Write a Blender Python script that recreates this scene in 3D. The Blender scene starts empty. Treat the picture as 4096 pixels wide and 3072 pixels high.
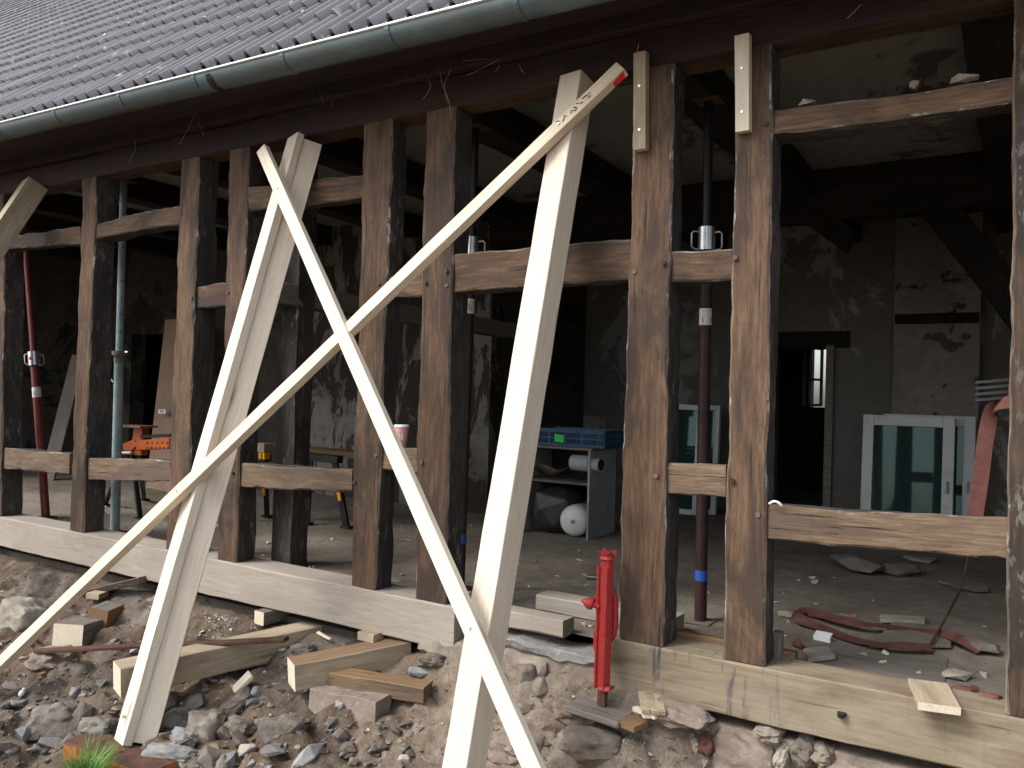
import bpy, bmesh, math, random
from mathutils import Vector, Matrix, Quaternion, noise
random.seed(7)
C = bpy.context.scene.collection
R = math.radians
V = Vector

# ------------------------------------------------------------------ camera
# World: X along the facade (right +), Y into the house, Z up; Z = 0 is the top of the sill beams, Y = 0 the face of the posts.
YAW, PITCH, ROLL = 0.55795882, 0.011145, 0.02797489
CAM = V((0.0, -3.3515, 1.0624))
FPX = 3313.0 / 1.85172                       # focal length in measuring units (a 2212 wide picture)
_f = V((-math.sin(YAW) * math.cos(PITCH), math.cos(YAW) * math.cos(PITCH), math.sin(PITCH)))
_r = V((math.cos(YAW), math.sin(YAW), 0)); _u = _r.cross(_f)
_c, _s = math.cos(ROLL), math.sin(ROLL)
_r, _u = _c * _r + _s * _u, -_s * _r + _c * _u
scn = bpy.context.scene
cd = bpy.data.cameras.new('camera'); cam = bpy.data.objects.new('camera', cd); C.objects.link(cam)
cd.sensor_width = 36; cd.lens = 3313.0 / 4096 * 36; cd.clip_end = 500; cd.clip_start = 0.05
M = Matrix.Identity(4)
for i in range(3):
    M[i][0] = _r[i]; M[i][1] = _u[i]; M[i][2] = -_f[i]; M[i][3] = CAM[i]
cam.matrix_world = M
scn.camera = cam

# ------------------------------------------------------------------ sky, sun, exposure
SUN_EL, SUN_AZ = R(46), R(-128)              # overcast: a wide soft sun from the left front
SUN_DIR = V((math.cos(SUN_EL) * math.cos(SUN_AZ), math.cos(SUN_EL) * math.sin(SUN_AZ), math.sin(SUN_EL)))
w = bpy.data.worlds.new('World'); scn.world = w; w.use_nodes = True
nt = w.node_tree; bg = nt.nodes['Background']
sky = nt.nodes.new('ShaderNodeTexSky'); sky.sky_type = 'NISHITA'; sky.sun_disc = False
sky.sun_elevation = SUN_EL; sky.sun_rotation = math.pi / 2 - SUN_AZ; sky.air_density = 1.0; sky.dust_density = 3.0
hs = nt.nodes.new('ShaderNodeHueSaturation'); hs.inputs['Saturation'].default_value = 0.5
nt.links.new(sky.outputs[0], hs.inputs['Color']); nt.links.new(hs.outputs[0], bg.inputs['Color'])
bg.inputs['Strength'].default_value = 0.15
ld = bpy.data.lights.new('sun', 'SUN'); sun = bpy.data.objects.new('sun', ld); C.objects.link(sun)
ld.energy = 1.5; ld.angle = R(25); ld.color = (1.0, 0.995, 0.985)
sun.rotation_euler = SUN_DIR.to_track_quat('Z', 'Y').to_euler()
scn.view_settings.view_transform = 'Standard'; scn.view_settings.look = 'None'
scn.view_settings.gamma = 1; scn.view_settings.use_curve_mapping = False
scn.view_settings.exposure = 0.92
scn.render.engine = 'CYCLES'
scn.cycles.max_bounces = 6; scn.cycles.diffuse_bounces = 4; scn.cycles.glossy_bounces = 3; scn.cycles.transmission_bounces = 4
scn.cycles.caustics_reflective = False; scn.cycles.caustics_refractive = False
scn.cycles.use_denoising = True

# ------------------------------------------------------------------ measuring: a point of the photograph on a plane of the place
S = 1.85172
def ray(x, y): return _f * FPX + _r * (x - 2048 / S) - _u * (y - 1536 / S)
def FY(x, y, Y=0.0):
    d = ray(x, y); return CAM + d * ((Y - CAM.y) / d.y)
def FZ(x, y, Z):
    d = ray(x, y); return CAM + d * ((Z - CAM.z) / d.z)
def FX(x, y, X):
    d = ray(x, y); return CAM + d * ((X - CAM.x) / d.x)
def depth(p): return (p - CAM).dot(_f)
def pxm(p): return depth(p) / FPX            # metres per measuring unit at p
def project(p):
    q = p - CAM; z = q.dot(_f)
    return 2048 / S + FPX * q.dot(_r) / z, 1536 / S - FPX * q.dot(_u) / z, z

# ------------------------------------------------------------------ materials
MATS = {}
class N:
    def __init__(s, name):
        s.m = bpy.data.materials.new(name); s.m.use_nodes = True; s.t = s.m.node_tree
        s.b = s.t.nodes['Principled BSDF']; MATS[name] = s.m
        s.tc = s.n('TexCoord'); s.oi = s.n('ObjectInfo')
    def n(s, t, **k):
        o = s.t.nodes.new('ShaderNode' + t)
        for a, v in k.items(): setattr(o, a, v)
        return o
    def l(s, a, b): s.t.links.new(a, b)
    def coords(s, scale=(1, 1, 1), rand=True):
        mp = s.n('Mapping'); mp.inputs['Scale'].default_value = scale
        if rand:
            mu = s.n('VectorMath', operation='MULTIPLY'); s.l(s.oi.outputs['Random'], mu.inputs[0]); mu.inputs[1].default_value = (37, 17, 23)
            ad = s.n('VectorMath', operation='ADD'); s.l(s.tc.outputs['Object'], ad.inputs[0]); s.l(mu.outputs[0], ad.inputs[1])
            s.l(ad.outputs[0], mp.inputs['Vector'])
        else: s.l(s.tc.outputs['Object'], mp.inputs['Vector'])
        return mp.outputs[0]
    def noise(s, scale, detail=5, rough=0.6, stretch=(1, 1, 1), dist=0, rand=True):
        t = s.n('TexNoise'); t.inputs['Scale'].default_value = scale; t.inputs['Detail'].default_value = detail
        t.inputs['Roughness'].default_value = rough; t.inputs['Distortion'].default_value = dist
        s.l(s.coords(stretch, rand), t.inputs['Vector']); return t.outputs['Fac']
    def voro(s, scale, stretch=(1, 1, 1), feature='F1', out='Distance', rand=True):
        t = s.n('TexVoronoi'); t.inputs['Scale'].default_value = scale; t.feature = feature
        s.l(s.coords(stretch, rand), t.inputs['Vector']); return t.outputs[out]
    def ramp(s, fac, stops):
        r = s.n('ValToRGB'); e = r.color_ramp.elements
        while len(e) < len(stops): e.new(0.5)
        for i, (p, c) in enumerate(stops):
            e[i].position = p; e[i].color = (c[0], c[1], c[2], 1) if not isinstance(c, (int, float)) else (c, c, c, 1)
        s.l(fac, r.inputs[0]); return r.outputs[0]
    def mix(s, fac, a, b, mode='MIX'):
        m = s.n('Mix', data_type='RGBA', blend_type=mode)
        for i, v in ((0, fac), (6, a), (7, b)):
            if isinstance(v, (int, float)): m.inputs[i].default_value = v
            elif isinstance(v, tuple): m.inputs[i].default_value = (v[0], v[1], v[2], 1)
            else: s.l(v, m.inputs[i])
        return m.outputs[2]
    def math(s, op, a, b=0.5):
        m = s.n('Math', operation=op)
        for i, v in ((0, a), (1, b)):
            if isinstance(v, (int, float)): m.inputs[i].default_value = v
            else: s.l(v, m.inputs[i])
        return m.outputs[0]
    def bump(s, h, strength=0.4, dist=0.01):
        b = s.n('Bump'); b.inputs['Strength'].default_value = strength; b.inputs['Distance'].default_value = dist
        s.l(h, b.inputs['Height']); s.l(b.outputs[0], s.b.inputs['Normal'])
    def done(s, col, rough=0.8, metal=0.0, spec=0.3):
        if isinstance(col, tuple): s.b.inputs['Base Color'].default_value = (*col, 1)
        else: s.l(col, s.b.inputs['Base Color'])
        if isinstance(rough, (int, float)): s.b.inputs['Roughness'].default_value = rough
        else: s.l(rough, s.b.inputs['Roughness'])
        s.b.inputs['Metallic'].default_value = metal; s.b.inputs['Specular IOR Level'].default_value = spec
        return s.m

def wood(name, c0, c1, c2, patch, patchc, crack=0.5, rough=0.75, fleck=0.0, fleckc=(0.6, 0.58, 0.54), knots=0.0, knotc=(0.22, 0.1, 0.04), vary=0.25, grain=1.0):
    s = N(name)
    g = s.noise(7, 9, 0.68, (0.9, 13 * grain, 13 * grain), 0.4)
    col = s.ramp(g, [(0.28, c0), (0.5, c1), (0.72, c2)])
    big = s.noise(1.9, 6, 0.62, (0.8, 2.6, 2.6), 0.8)
    col = s.mix(s.ramp(big, [(0.45, 0.0), (0.58, patch)]), col, patchc)
    ck = s.noise(5, 5, 0.6, (0.4, 17, 17), 0.5)
    ckm = s.ramp(ck, [(0.31, 1.0), (0.36, 0.0)])
    col = s.mix(s.math('MULTIPLY', ckm, crack), col, (c0[0] * 0.18, c0[1] * 0.16, c0[2] * 0.15))
    if knots:
        kv = s.voro(1.6, (0.8, 5.5, 5.5))
        col = s.mix(s.ramp(kv, [(0.05, knots), (0.13, 0.0)]), col, knotc)
    if fleck:
        fn = s.noise(26, 5, 0.7, (0.35, 1, 1))
        big2 = s.noise(3.2, 3, 0.5)
        fm = s.math('MULTIPLY', s.ramp(fn, [(0.55, 0.0), (0.6, 1.0)]), s.ramp(big2, [(0.42, 0.0), (0.6, fleck)]))
        col = s.mix(fm, col, fleckc)
    rv = s.math('ADD', s.math('MULTIPLY', s.oi.outputs['Random'], vary), 1 - vary / 2)
    col = s.mix(1.0, col, s.ramp(s.math('MULTIPLY', rv, 0.5), [(0.0, 0.0), (1.0, 2.0)]), 'MULTIPLY')
    h = s.math('SUBTRACT', s.math('MULTIPLY', g, 0.5), s.math('MULTIPLY', ckm, 0.9))
    s.bump(h, 0.5, 0.006)
    return s.done(col, rough, 0, 0.25)

OAK = wood('old_oak', (0.06, 0.035, 0.021), (0.108, 0.065, 0.039), (0.178, 0.115, 0.073), 0.85, (0.042, 0.029, 0.023), 0.75, grain=0.7)
OAKD = wood('dark_worn_oak', (0.03, 0.02, 0.014), (0.062, 0.041, 0.027), (0.11, 0.076, 0.05), 0.85, (0.026, 0.021, 0.019), 0.8, fleck=0.5, fleckc=(0.25, 0.24, 0.21), grain=0.7)
OAKL = wood('lighter_oak', (0.075, 0.05, 0.03), (0.165, 0.112, 0.07), (0.25, 0.185, 0.125), 0.75, (0.09, 0.064, 0.05), 0.9, grain=1.0)  # lighter and greyer brown than the main oak
OAKS = wood('mortar_stained_oak', (0.03, 0.026, 0.023), (0.06, 0.052, 0.046), (0.1, 0.089, 0.08), 0.65, (0.026, 0.024, 0.024), 0.5, 0.9, 0.4, (0.27, 0.26, 0.24), grain=0.6)
OAKE = wood('limed_oak_edge', (0.05, 0.032, 0.022), (0.14, 0.1, 0.072), (0.25, 0.2, 0.155), 0.6, (0.05, 0.045, 0.045), 0.7, 0.9, 0.75, (0.42, 0.41, 0.38))
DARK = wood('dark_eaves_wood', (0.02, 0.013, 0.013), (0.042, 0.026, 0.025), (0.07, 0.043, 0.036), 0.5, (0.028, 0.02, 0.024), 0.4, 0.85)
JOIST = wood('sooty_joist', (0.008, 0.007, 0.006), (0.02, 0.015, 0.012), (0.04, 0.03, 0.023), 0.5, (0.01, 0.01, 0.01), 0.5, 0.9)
SPRUCE = wood('fresh_spruce', (0.59, 0.495, 0.37), (0.715, 0.63, 0.505), (0.77, 0.695, 0.585), 0.35, (0.6, 0.51, 0.39), 0.12, 0.6, knots=0.85, knotc=(0.33, 0.17, 0.075), vary=0.08)
SPRUCED = wood('dirty_spruce', (0.3, 0.235, 0.155), (0.4, 0.325, 0.225), (0.48, 0.41, 0.305), 0.65, (0.235, 0.19, 0.135), 0.25, 0.7, knots=0.8, knotc=(0.2, 0.1, 0.05), vary=0.12)
SPRUCEY = wood('yellow_spruce', (0.56, 0.455, 0.32), (0.69, 0.585, 0.445), (0.75, 0.66, 0.53), 0.4, (0.57, 0.465, 0.33), 0.15, 0.6, knots=0.85, knotc=(0.3, 0.15, 0.065), vary=0.05)
SAWN = wood('sawn_end_grain', (0.5, 0.42, 0.31), (0.62, 0.55, 0.43), (0.68, 0.62, 0.51), 0.3, (0.6, 0.48, 0.33), 0.1, 0.8, vary=0.06)
SILLP = wood('pale_new_oak', (0.275, 0.236, 0.192), (0.335, 0.293, 0.244), (0.375, 0.334, 0.284), 0.5, (0.265, 0.228, 0.19), 0.15, 0.75, 0.0, vary=0.06, grain=0.7)
BROWNW = wood('brown_offcut', (0.13, 0.078, 0.04), (0.21, 0.128, 0.066), (0.28, 0.185, 0.105), 0.6, (0.16, 0.11, 0.08), 0.4, 0.8)
GREYW = wood('grey_old_wood', (0.1, 0.085, 0.07), (0.18, 0.158, 0.134), (0.26, 0.235, 0.2), 0.6, (0.15, 0.13, 0.11), 0.8, 0.9)

def sill_stained():
    s = N('stained_new_oak')
    g = s.noise(6, 8, 0.65, (0.6, 9, 9), 0.4)
    col = s.ramp(g, [(0.28, (0.175, 0.135, 0.087)), (0.5, (0.25, 0.202, 0.138)), (0.72, (0.3, 0.252, 0.183))])
    b = s.noise(2.2, 5, 0.6, (0.8, 2.6, 2.6), 0.8)
    col = s.mix(s.ramp(b, [(0.46, 0.0), (0.66, 0.8)]), col, (0.12, 0.08, 0.05))
    b2 = s.noise(1.3, 4, 0.6, (0.9, 2.0, 2.0), 0.5)
    col = s.mix(s.ramp(b2, [(0.52, 0.0), (0.7, 0.5)]), col, (0.32, 0.28, 0.215))
    # blue-black iron stains running down the face in streaks (local y is up the face)
    k = s.noise(5, 5, 0.65, (5.2, 0.7, 0.7), 0.6)
    sx = s.n('SeparateXYZ'); s.l(s.tc.outputs['Object'], sx.inputs[0])
    k2 = s.ramp(s.math('MULTIPLY', sx.outputs[0], 0.5), [(0.04, 0.0), (0.1, 1.0), (0.3, 1.0), (0.42, 0.15)])
    m = s.math('MULTIPLY', s.ramp(k, [(0.54, 0.0), (0.66, 0.95)]), k2)
    col = s.mix(m, col, (0.055, 0.06, 0.07))
    ck = s.noise(5, 3, 0.5, (0.5, 20, 20))
    ckm = s.ramp(ck, [(0.27, 1.0), (0.31, 0.0)])
    col = s.mix(s.math('MULTIPLY', ckm, 0.6), col, (0.09, 0.06, 0.04))
    s.bump(s.math('SUBTRACT', s.math('MULTIPLY', g, 0.4), ckm), 0.35, 0.005)
    return s.done(col, 0.75, 0, 0.25)
SILLS = sill_stained()

def plain(name, col, rough=0.6, metal=0.0, var=0.25, scale=8, spec=0.4, bump=0.15, dirt=None, dirtamt=0.5):
    s = N(name)
    n = s.noise(scale, 6, 0.65)
    c = s.mix(s.ramp(n, [(0.3, 0.0), (0.7, 1.0)]), tuple(v * (1 - var) for v in col), tuple(min(1, v * (1 + var)) for v in col))
    if dirt:
        d = s.noise(scale * 0.6, 7, 0.7)
        c = s.mix(s.ramp(d, [(0.5, 0.0), (0.6, dirtamt)]), c, dirt)
    s.bump(n, bump, 0.004)
    return s.done(c, rough, metal, spec)

ZINC = plain('weathered_zinc', (0.105, 0.14, 0.15), 0.45, 0.25, 0.2, 5, 0.4, 0.08, (0.12, 0.12, 0.11), 0.5)
GALV = plain('galvanised_steel', (0.6, 0.62, 0.62), 0.32, 0.9, 0.15, 14, 0.5, 0.05)
GALVP = plain('worn_blue_green_tube', (0.27, 0.36, 0.37), 0.55, 0.2, 0.3, 9, 0.4, 0.1, (0.42, 0.42, 0.4), 0.7)
REDT = plain('oxide_red_tube', (0.19, 0.035, 0.03), 0.5, 0.1, 0.3, 12, 0.4, 0.1, (0.09, 0.03, 0.03), 0.6)
DREDT = plain('dark_oxide_tube', (0.04, 0.018, 0.017), 0.5, 0.1, 0.3, 12, 0.4, 0.1)
JACKR = plain('chipped_red_paint', (0.4, 0.02, 0.018), 0.5, 0.0, 0.35, 120, 0.4, 0.3, (0.17, 0.09, 0.08), 0.65)
RUST = plain('rusty_steel', (0.1, 0.05, 0.032), 0.85, 0.1, 0.4, 14, 0.3, 0.4, (0.06, 0.04, 0.035), 0.6)
RUSTO = plain('orange_rust', (0.33, 0.135, 0.035), 0.85, 0.0, 0.4, 7, 0.25, 0.4, (0.1, 0.045, 0.025), 0.75)
STEEL = plain('dark_steel', (0.05, 0.05, 0.055), 0.4, 0.6, 0.2, 12)
BLACK = plain('black_paint', (0.012, 0.012, 0.013), 0.45, 0, 0.3, 10, 0.4)
BTARP = plain('dark_plastic', (0.02, 0.021, 0.024), 0.4, 0, 0.4, 5, 0.5, 0.3, (0.06, 0.055, 0.05), 0.4)
ORANGE = plain('orange_paint', (0.42, 0.09, 0.012), 0.45, 0, 0.15, 10, 0.4, 0.05, (0.2, 0.05, 0.02), 0.3)
YELLOW = plain('yellow_plastic', (0.75, 0.36, 0.02), 0.4, 0, 0.1, 10)
WHITEP = plain('white_plastic', (0.75, 0.76, 0.77), 0.4, 0, 0.06, 8, 0.45, 0.03)
PVC = plain('white_window_frame', (0.62, 0.65, 0.68), 0.4, 0, 0.06, 6, 0.45, 0.03, (0.5, 0.52, 0.54), 0.5)
ENAMEL = plain('white_enamel', (0.72, 0.74, 0.74), 0.3, 0, 0.05, 6, 0.5, 0.02, (0.55, 0.54, 0.5), 0.4)
GREYP = plain('grey_painted_board', (0.33, 0.36, 0.36), 0.6, 0, 0.15, 5, 0.3, 0.1, (0.2, 0.2, 0.19), 0.6)
BLUEC = plain('blue_crate_plastic', (0.016, 0.07, 0.14), 0.45, 0, 0.15, 9, 0.4, 0.05)
BLUET = plain('blue_tape', (0.03, 0.09, 0.42), 0.5, 0, 0.1, 20)
GREENT = plain('green_tag', (0.01, 0.62, 0.13), 0.5, 0, 0.05, 20)
REDPT = plain('red_marking', (0.7, 0.03, 0.025), 0.6, 0, 0.1, 12)
PINK = plain('pink_card', (0.72, 0.36, 0.35), 0.55, 0, 0.05, 10, 0.3, 0.02)
CREAM = plain('cream_print', (0.6, 0.5, 0.4), 0.6, 0, 0.35, 90, 0.3, 0.0)
PAPER = plain('white_sticker', (0.72, 0.72, 0.72), 0.6, 0, 0.06, 30, 0.3, 0.0)
INK = plain('dark_print', (0.05, 0.04, 0.04), 0.7, 0, 0.2, 30, 0.2, 0.0)
CARD = plain('brown_cardboard', (0.27, 0.19, 0.135), 0.85, 0, 0.15, 4, 0.15, 0.15)
HOSE = plain('red_canvas_hose', (0.115, 0.048, 0.04), 0.8, 0, 0.25, 14, 0.2, 0.3, (0.16, 0.08, 0.065), 0.5)
STRAWM = plain('pale_straw', (0.26, 0.21, 0.15), 0.7, 0, 0.2, 10)
CHIP = plain('lime_white', (0.45, 0.42, 0.37), 0.9, 0, 0.2, 20, 0.2, 0.2)
GRASSM = plain('grass_green', (0.09, 0.19, 0.03), 0.6, 0, 0.45, 12, 0.3, 0.0)

def soil():
    s = N('rubbly_soil')
    a = s.noise(2.1, 8, 0.7, rand=False); b = s.noise(11, 8, 0.72, rand=False); c = s.noise(0.8, 4, 0.6, rand=False)
    col = s.ramp(b, [(0.25, (0.036, 0.028, 0.023)), (0.5, (0.125, 0.094, 0.069)), (0.75, (0.245, 0.2, 0.155))])
    col = s.mix(s.ramp(a, [(0.45, 0.0), (0.62, 0.75)]), col, (0.18, 0.115, 0.066))
    col = s.mix(s.ramp(c, [(0.5, 0.0), (0.66, 0.6)]), col, (0.26, 0.24, 0.21))
    d = s.noise(1.3, 6, 0.65, rand=False)
    col = s.mix(s.ramp(d, [(0.5, 0.0), (0.6, 0.8)]), col, (0.034, 0.026, 0.023))
    e = s.noise(34, 6, 0.75, rand=False)
    col = s.mix(s.ramp(e, [(0.6, 0.0), (0.68, 0.8)]), col, (0.3, 0.265, 0.22))
    v = s.voro(55, rand=False); vm = s.ramp(v, [(0.08, 1.0), (0.15, 0.0)])
    col = s.mix(s.math('MULTIPLY', vm, s.ramp(b, [(0.5, 0.0), (0.55, 0.9)])), col, (0.6, 0.57, 0.52))
    sx = s.n('SeparateXYZ'); s.l(s.tc.outputs['Object'], sx.inputs[0])
    wv = s.math('ADD', sx.outputs[0], s.math('MULTIPLY', a, 1.6))
    lm = s.ramp(s.math('MULTIPLY', s.math('ADD', wv, 4.0), 0.25), [(0.5, 0.0), (0.68, 0.75)])
    lc = s.ramp(b, [(0.3, (0.13, 0.1, 0.075)), (0.5, (0.265, 0.212, 0.163)), (0.72, (0.4, 0.355, 0.3))])
    col = s.mix(lm, col, lc)
    s.bump(s.math('ADD', s.math('MULTIPLY', e, 0.5), b), 0.9, 0.03)
    return s.done(col, 0.95, 0, 0.15)
SOIL = soil()

def rock():
    s = N('rubble_stone')
    n = s.noise(5, 8, 0.7); f = s.noise(30, 6, 0.75); b = s.noise(1.8, 4, 0.6)
    base = s.ramp(s.oi.outputs['Random'], [(0.0, (0.17, 0.16, 0.146)), (0.35, (0.25, 0.222, 0.185)), (0.7, (0.2, 0.195, 0.186)), (1.0, (0.28, 0.245, 0.2))])
    col = s.mix(s.ramp(n, [(0.3, 0.8), (0.6, 0.0)]), base, (0.1, 0.08, 0.065))
    col = s.mix(s.ramp(b, [(0.45, 0.0), (0.65, 0.8)]), col, (0.115, 0.08, 0.052))
    col = s.mix(s.ramp(f, [(0.58, 0.0), (0.68, 0.4)]), col, (0.36, 0.33, 0.28))
    s.bump(s.math('ADD', n, s.math('MULTIPLY', f, 0.4)), 0.8, 0.02)
    return s.done(col, 0.9, 0, 0.2)
ROCK = rock()
def rock2(name, c1, c2):
    s = N(name)
    n = s.noise(6, 8, 0.7); f = s.noise(34, 6, 0.75)
    col = s.mix(s.ramp(n, [(0.35, 0.0), (0.65, 1.0)]), c1, c2)
    col = s.mix(s.ramp(f, [(0.58, 0.0), (0.66, 0.4)]), col, (0.5, 0.48, 0.45))
    s.bump(s.math('ADD', n, s.math('MULTIPLY', f, 0.4)), 0.7, 0.02)
    return s.done(col, 0.9, 0, 0.2)
ROCKB = rock2('blue_grey_stone', (0.19, 0.186, 0.178), (0.32, 0.312, 0.298))
ROCKP = rock2('pinkish_stone', (0.17, 0.13, 0.1), (0.3, 0.245, 0.205))
ROCKW = rock2('pale_stone', (0.27, 0.235, 0.19), (0.43, 0.39, 0.32))
BRICK = rock2('dark_red_brick', (0.1, 0.045, 0.035), (0.18, 0.085, 0.065))
MORTAR = rock2('lime_mortar', (0.15, 0.115, 0.085), (0.31, 0.265, 0.215))
LEDGE = rock2('grey_mortar_bed', (0.16, 0.152, 0.142), (0.3, 0.29, 0.275))

def tile_m():
    s = N('roof_tile')
    a = s.noise(3, 5, 0.6); b = s.noise(22, 6, 0.7); c = s.noise(7, 5, 0.65)
    base = s.ramp(s.oi.outputs['Random'], [(0.0, (0.19, 0.18, 0.185)), (0.5, (0.23, 0.215, 0.22)), (1.0, (0.21, 0.207, 0.212))])
    col = s.mix(s.ramp(a, [(0.4, 0.0), (0.7, 0.6)]), base, (0.26, 0.255, 0.262))
    col = s.mix(s.ramp(b, [(0.6, 0.0), (0.68, 0.6)]), col, (0.075, 0.068, 0.07))
    col = s.mix(s.math('MULTIPLY', s.ramp(c, [(0.64, 0.0), (0.67, 1.0)]), 0.85), col, (0.5, 0.52, 0.5))
    s.bump(b, 0.25, 0.004)
    return s.done(col, 0.5, 0, 0.4)
TILE = tile_m()
MOSS = plain('roof_moss', (0.055, 0.06, 0.028), 0.95, 0, 0.6, 25, 0.1, 0.6)
LICH = plain('lichen_spot', (0.66, 0.68, 0.64), 0.9, 0, 0.15, 30, 0.1, 0.2)
LICHY = plain('yellow_lichen', (0.42, 0.38, 0.06), 0.9, 0, 0.2, 30, 0.1, 0.2)

def plaster(name, pale, dark, bare, thr, scale=1.6, drip=False):
    s = N(name)
    st = (1, 1, 0.35) if drip else (1, 1, 1)
    a = s.noise(scale, 8, 0.68, st, 0.7, rand=False); b = s.noise(9, 7, 0.7, rand=False); c = s.noise(0.55, 4, 0.6, rand=False)
    col = s.mix(s.ramp(b, [(0.3, 0.0), (0.7, 1.0)]), dark, pale)
    m = s.ramp(a, [(thr, 0.0), (thr + 0.03, 1.0)])
    col = s.mix(m, col, bare)
    col = s.mix(s.ramp(c, [(0.5, 0.0), (0.7, 0.6)]), col, tuple(v * 0.5 for v in bare))
    s.bump(s.math('SUBTRACT', s.math('MULTIPLY', b, 0.3), m), 0.5, 0.01)
    return s.done(col, 0.9, 0, 0.15)
PLPEEL = plaster('peeling_painted_plaster', (0.24, 0.235, 0.22), (0.14, 0.13, 0.115), (0.05, 0.041, 0.034), 0.47, 3.0, True)
PLWALL = plaster('sooty_wallpaper', (0.17, 0.16, 0.138), (0.11, 0.102, 0.088), (0.29, 0.288, 0.28), 0.52, 0.9)
PLCEIL = plaster('grubby_ceiling_plaster', (0.25, 0.24, 0.215), (0.185, 0.176, 0.157), (0.09, 0.077, 0.063), 0.58, 1.3)
PLDARK = plaster('dark_wall_and_gap_shade', (0.1, 0.085, 0.07), (0.05, 0.043, 0.036), (0.03, 0.026, 0.022), 0.55, 1.3)
PLCHIM = plaster('patchy_chimney_plaster', (0.28, 0.265, 0.23), (0.19, 0.175, 0.15), (0.05, 0.043, 0.038), 0.6, 3.0)

def floor_m():
    s = N('dusty_floor')
    a = s.noise(1.2, 7, 0.65, rand=False); b = s.noise(14, 8, 0.72, rand=False); c = s.noise(40, 5, 0.7, rand=False)
    col = s.ramp(b, [(0.3, (0.16, 0.136, 0.11)), (0.7, (0.285, 0.25, 0.207))])
    col = s.mix(s.ramp(a, [(0.45, 0.0), (0.65, 0.7)]), col, (0.115, 0.09, 0.06))
    col = s.mix(s.ramp(c, [(0.62, 0.0), (0.7, 0.6)]), col, (0.36, 0.33, 0.29))
    s.bump(s.math('ADD', b, c), 0.4, 0.012)
    return s.done(col, 0.95, 0, 0.15)
FLOORM = floor_m()

def glass_m(name, tint):
    s = N(name)
    s.b.inputs['Base Color'].default_value = (*tint, 1); s.b.inputs['Roughness'].default_value = 0.03
    s.b.inputs['Specular IOR Level'].default_value = 0.5; s.b.inputs['IOR'].default_value = 1.5
    s.b.inputs['Transmission Weight'].default_value = 0.35
    s.b.inputs['Specular Tint'].default_value = (0.6, 0.9, 0.9, 1); s.b.inputs['Specular IOR Level'].default_value = 0.42
    return s.m
GLASS = glass_m('teal_window_glass', (0.04, 0.075, 0.075))
CLEAR = glass_m('old_pane_glass', (0.7, 0.75, 0.75))

# ------------------------------------------------------------------ object helpers
ORG = {}
def link(o, parent, org):
    C.objects.link(o); ORG[o.name] = V(org)
    if parent is not None:
        o.parent = parent; o.location = V(org) - ORG[parent.name]
    else: o.location = V(org)
    return o
def tag(o, label=None, cat=None, group=None, kind=None):
    if label: o['label'] = label
    if cat: o['category'] = cat
    if group: o['group'] = group
    if kind: o['kind'] = kind
    elif cat: o['kind'] = 'thing'
    return o
def thing(name, label, cat, loc, group=None):
    o = bpy.data.objects.new(name, None); o.empty_display_size = 0.1
    link(o, None, loc); return tag(o, label, cat, group)

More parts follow.
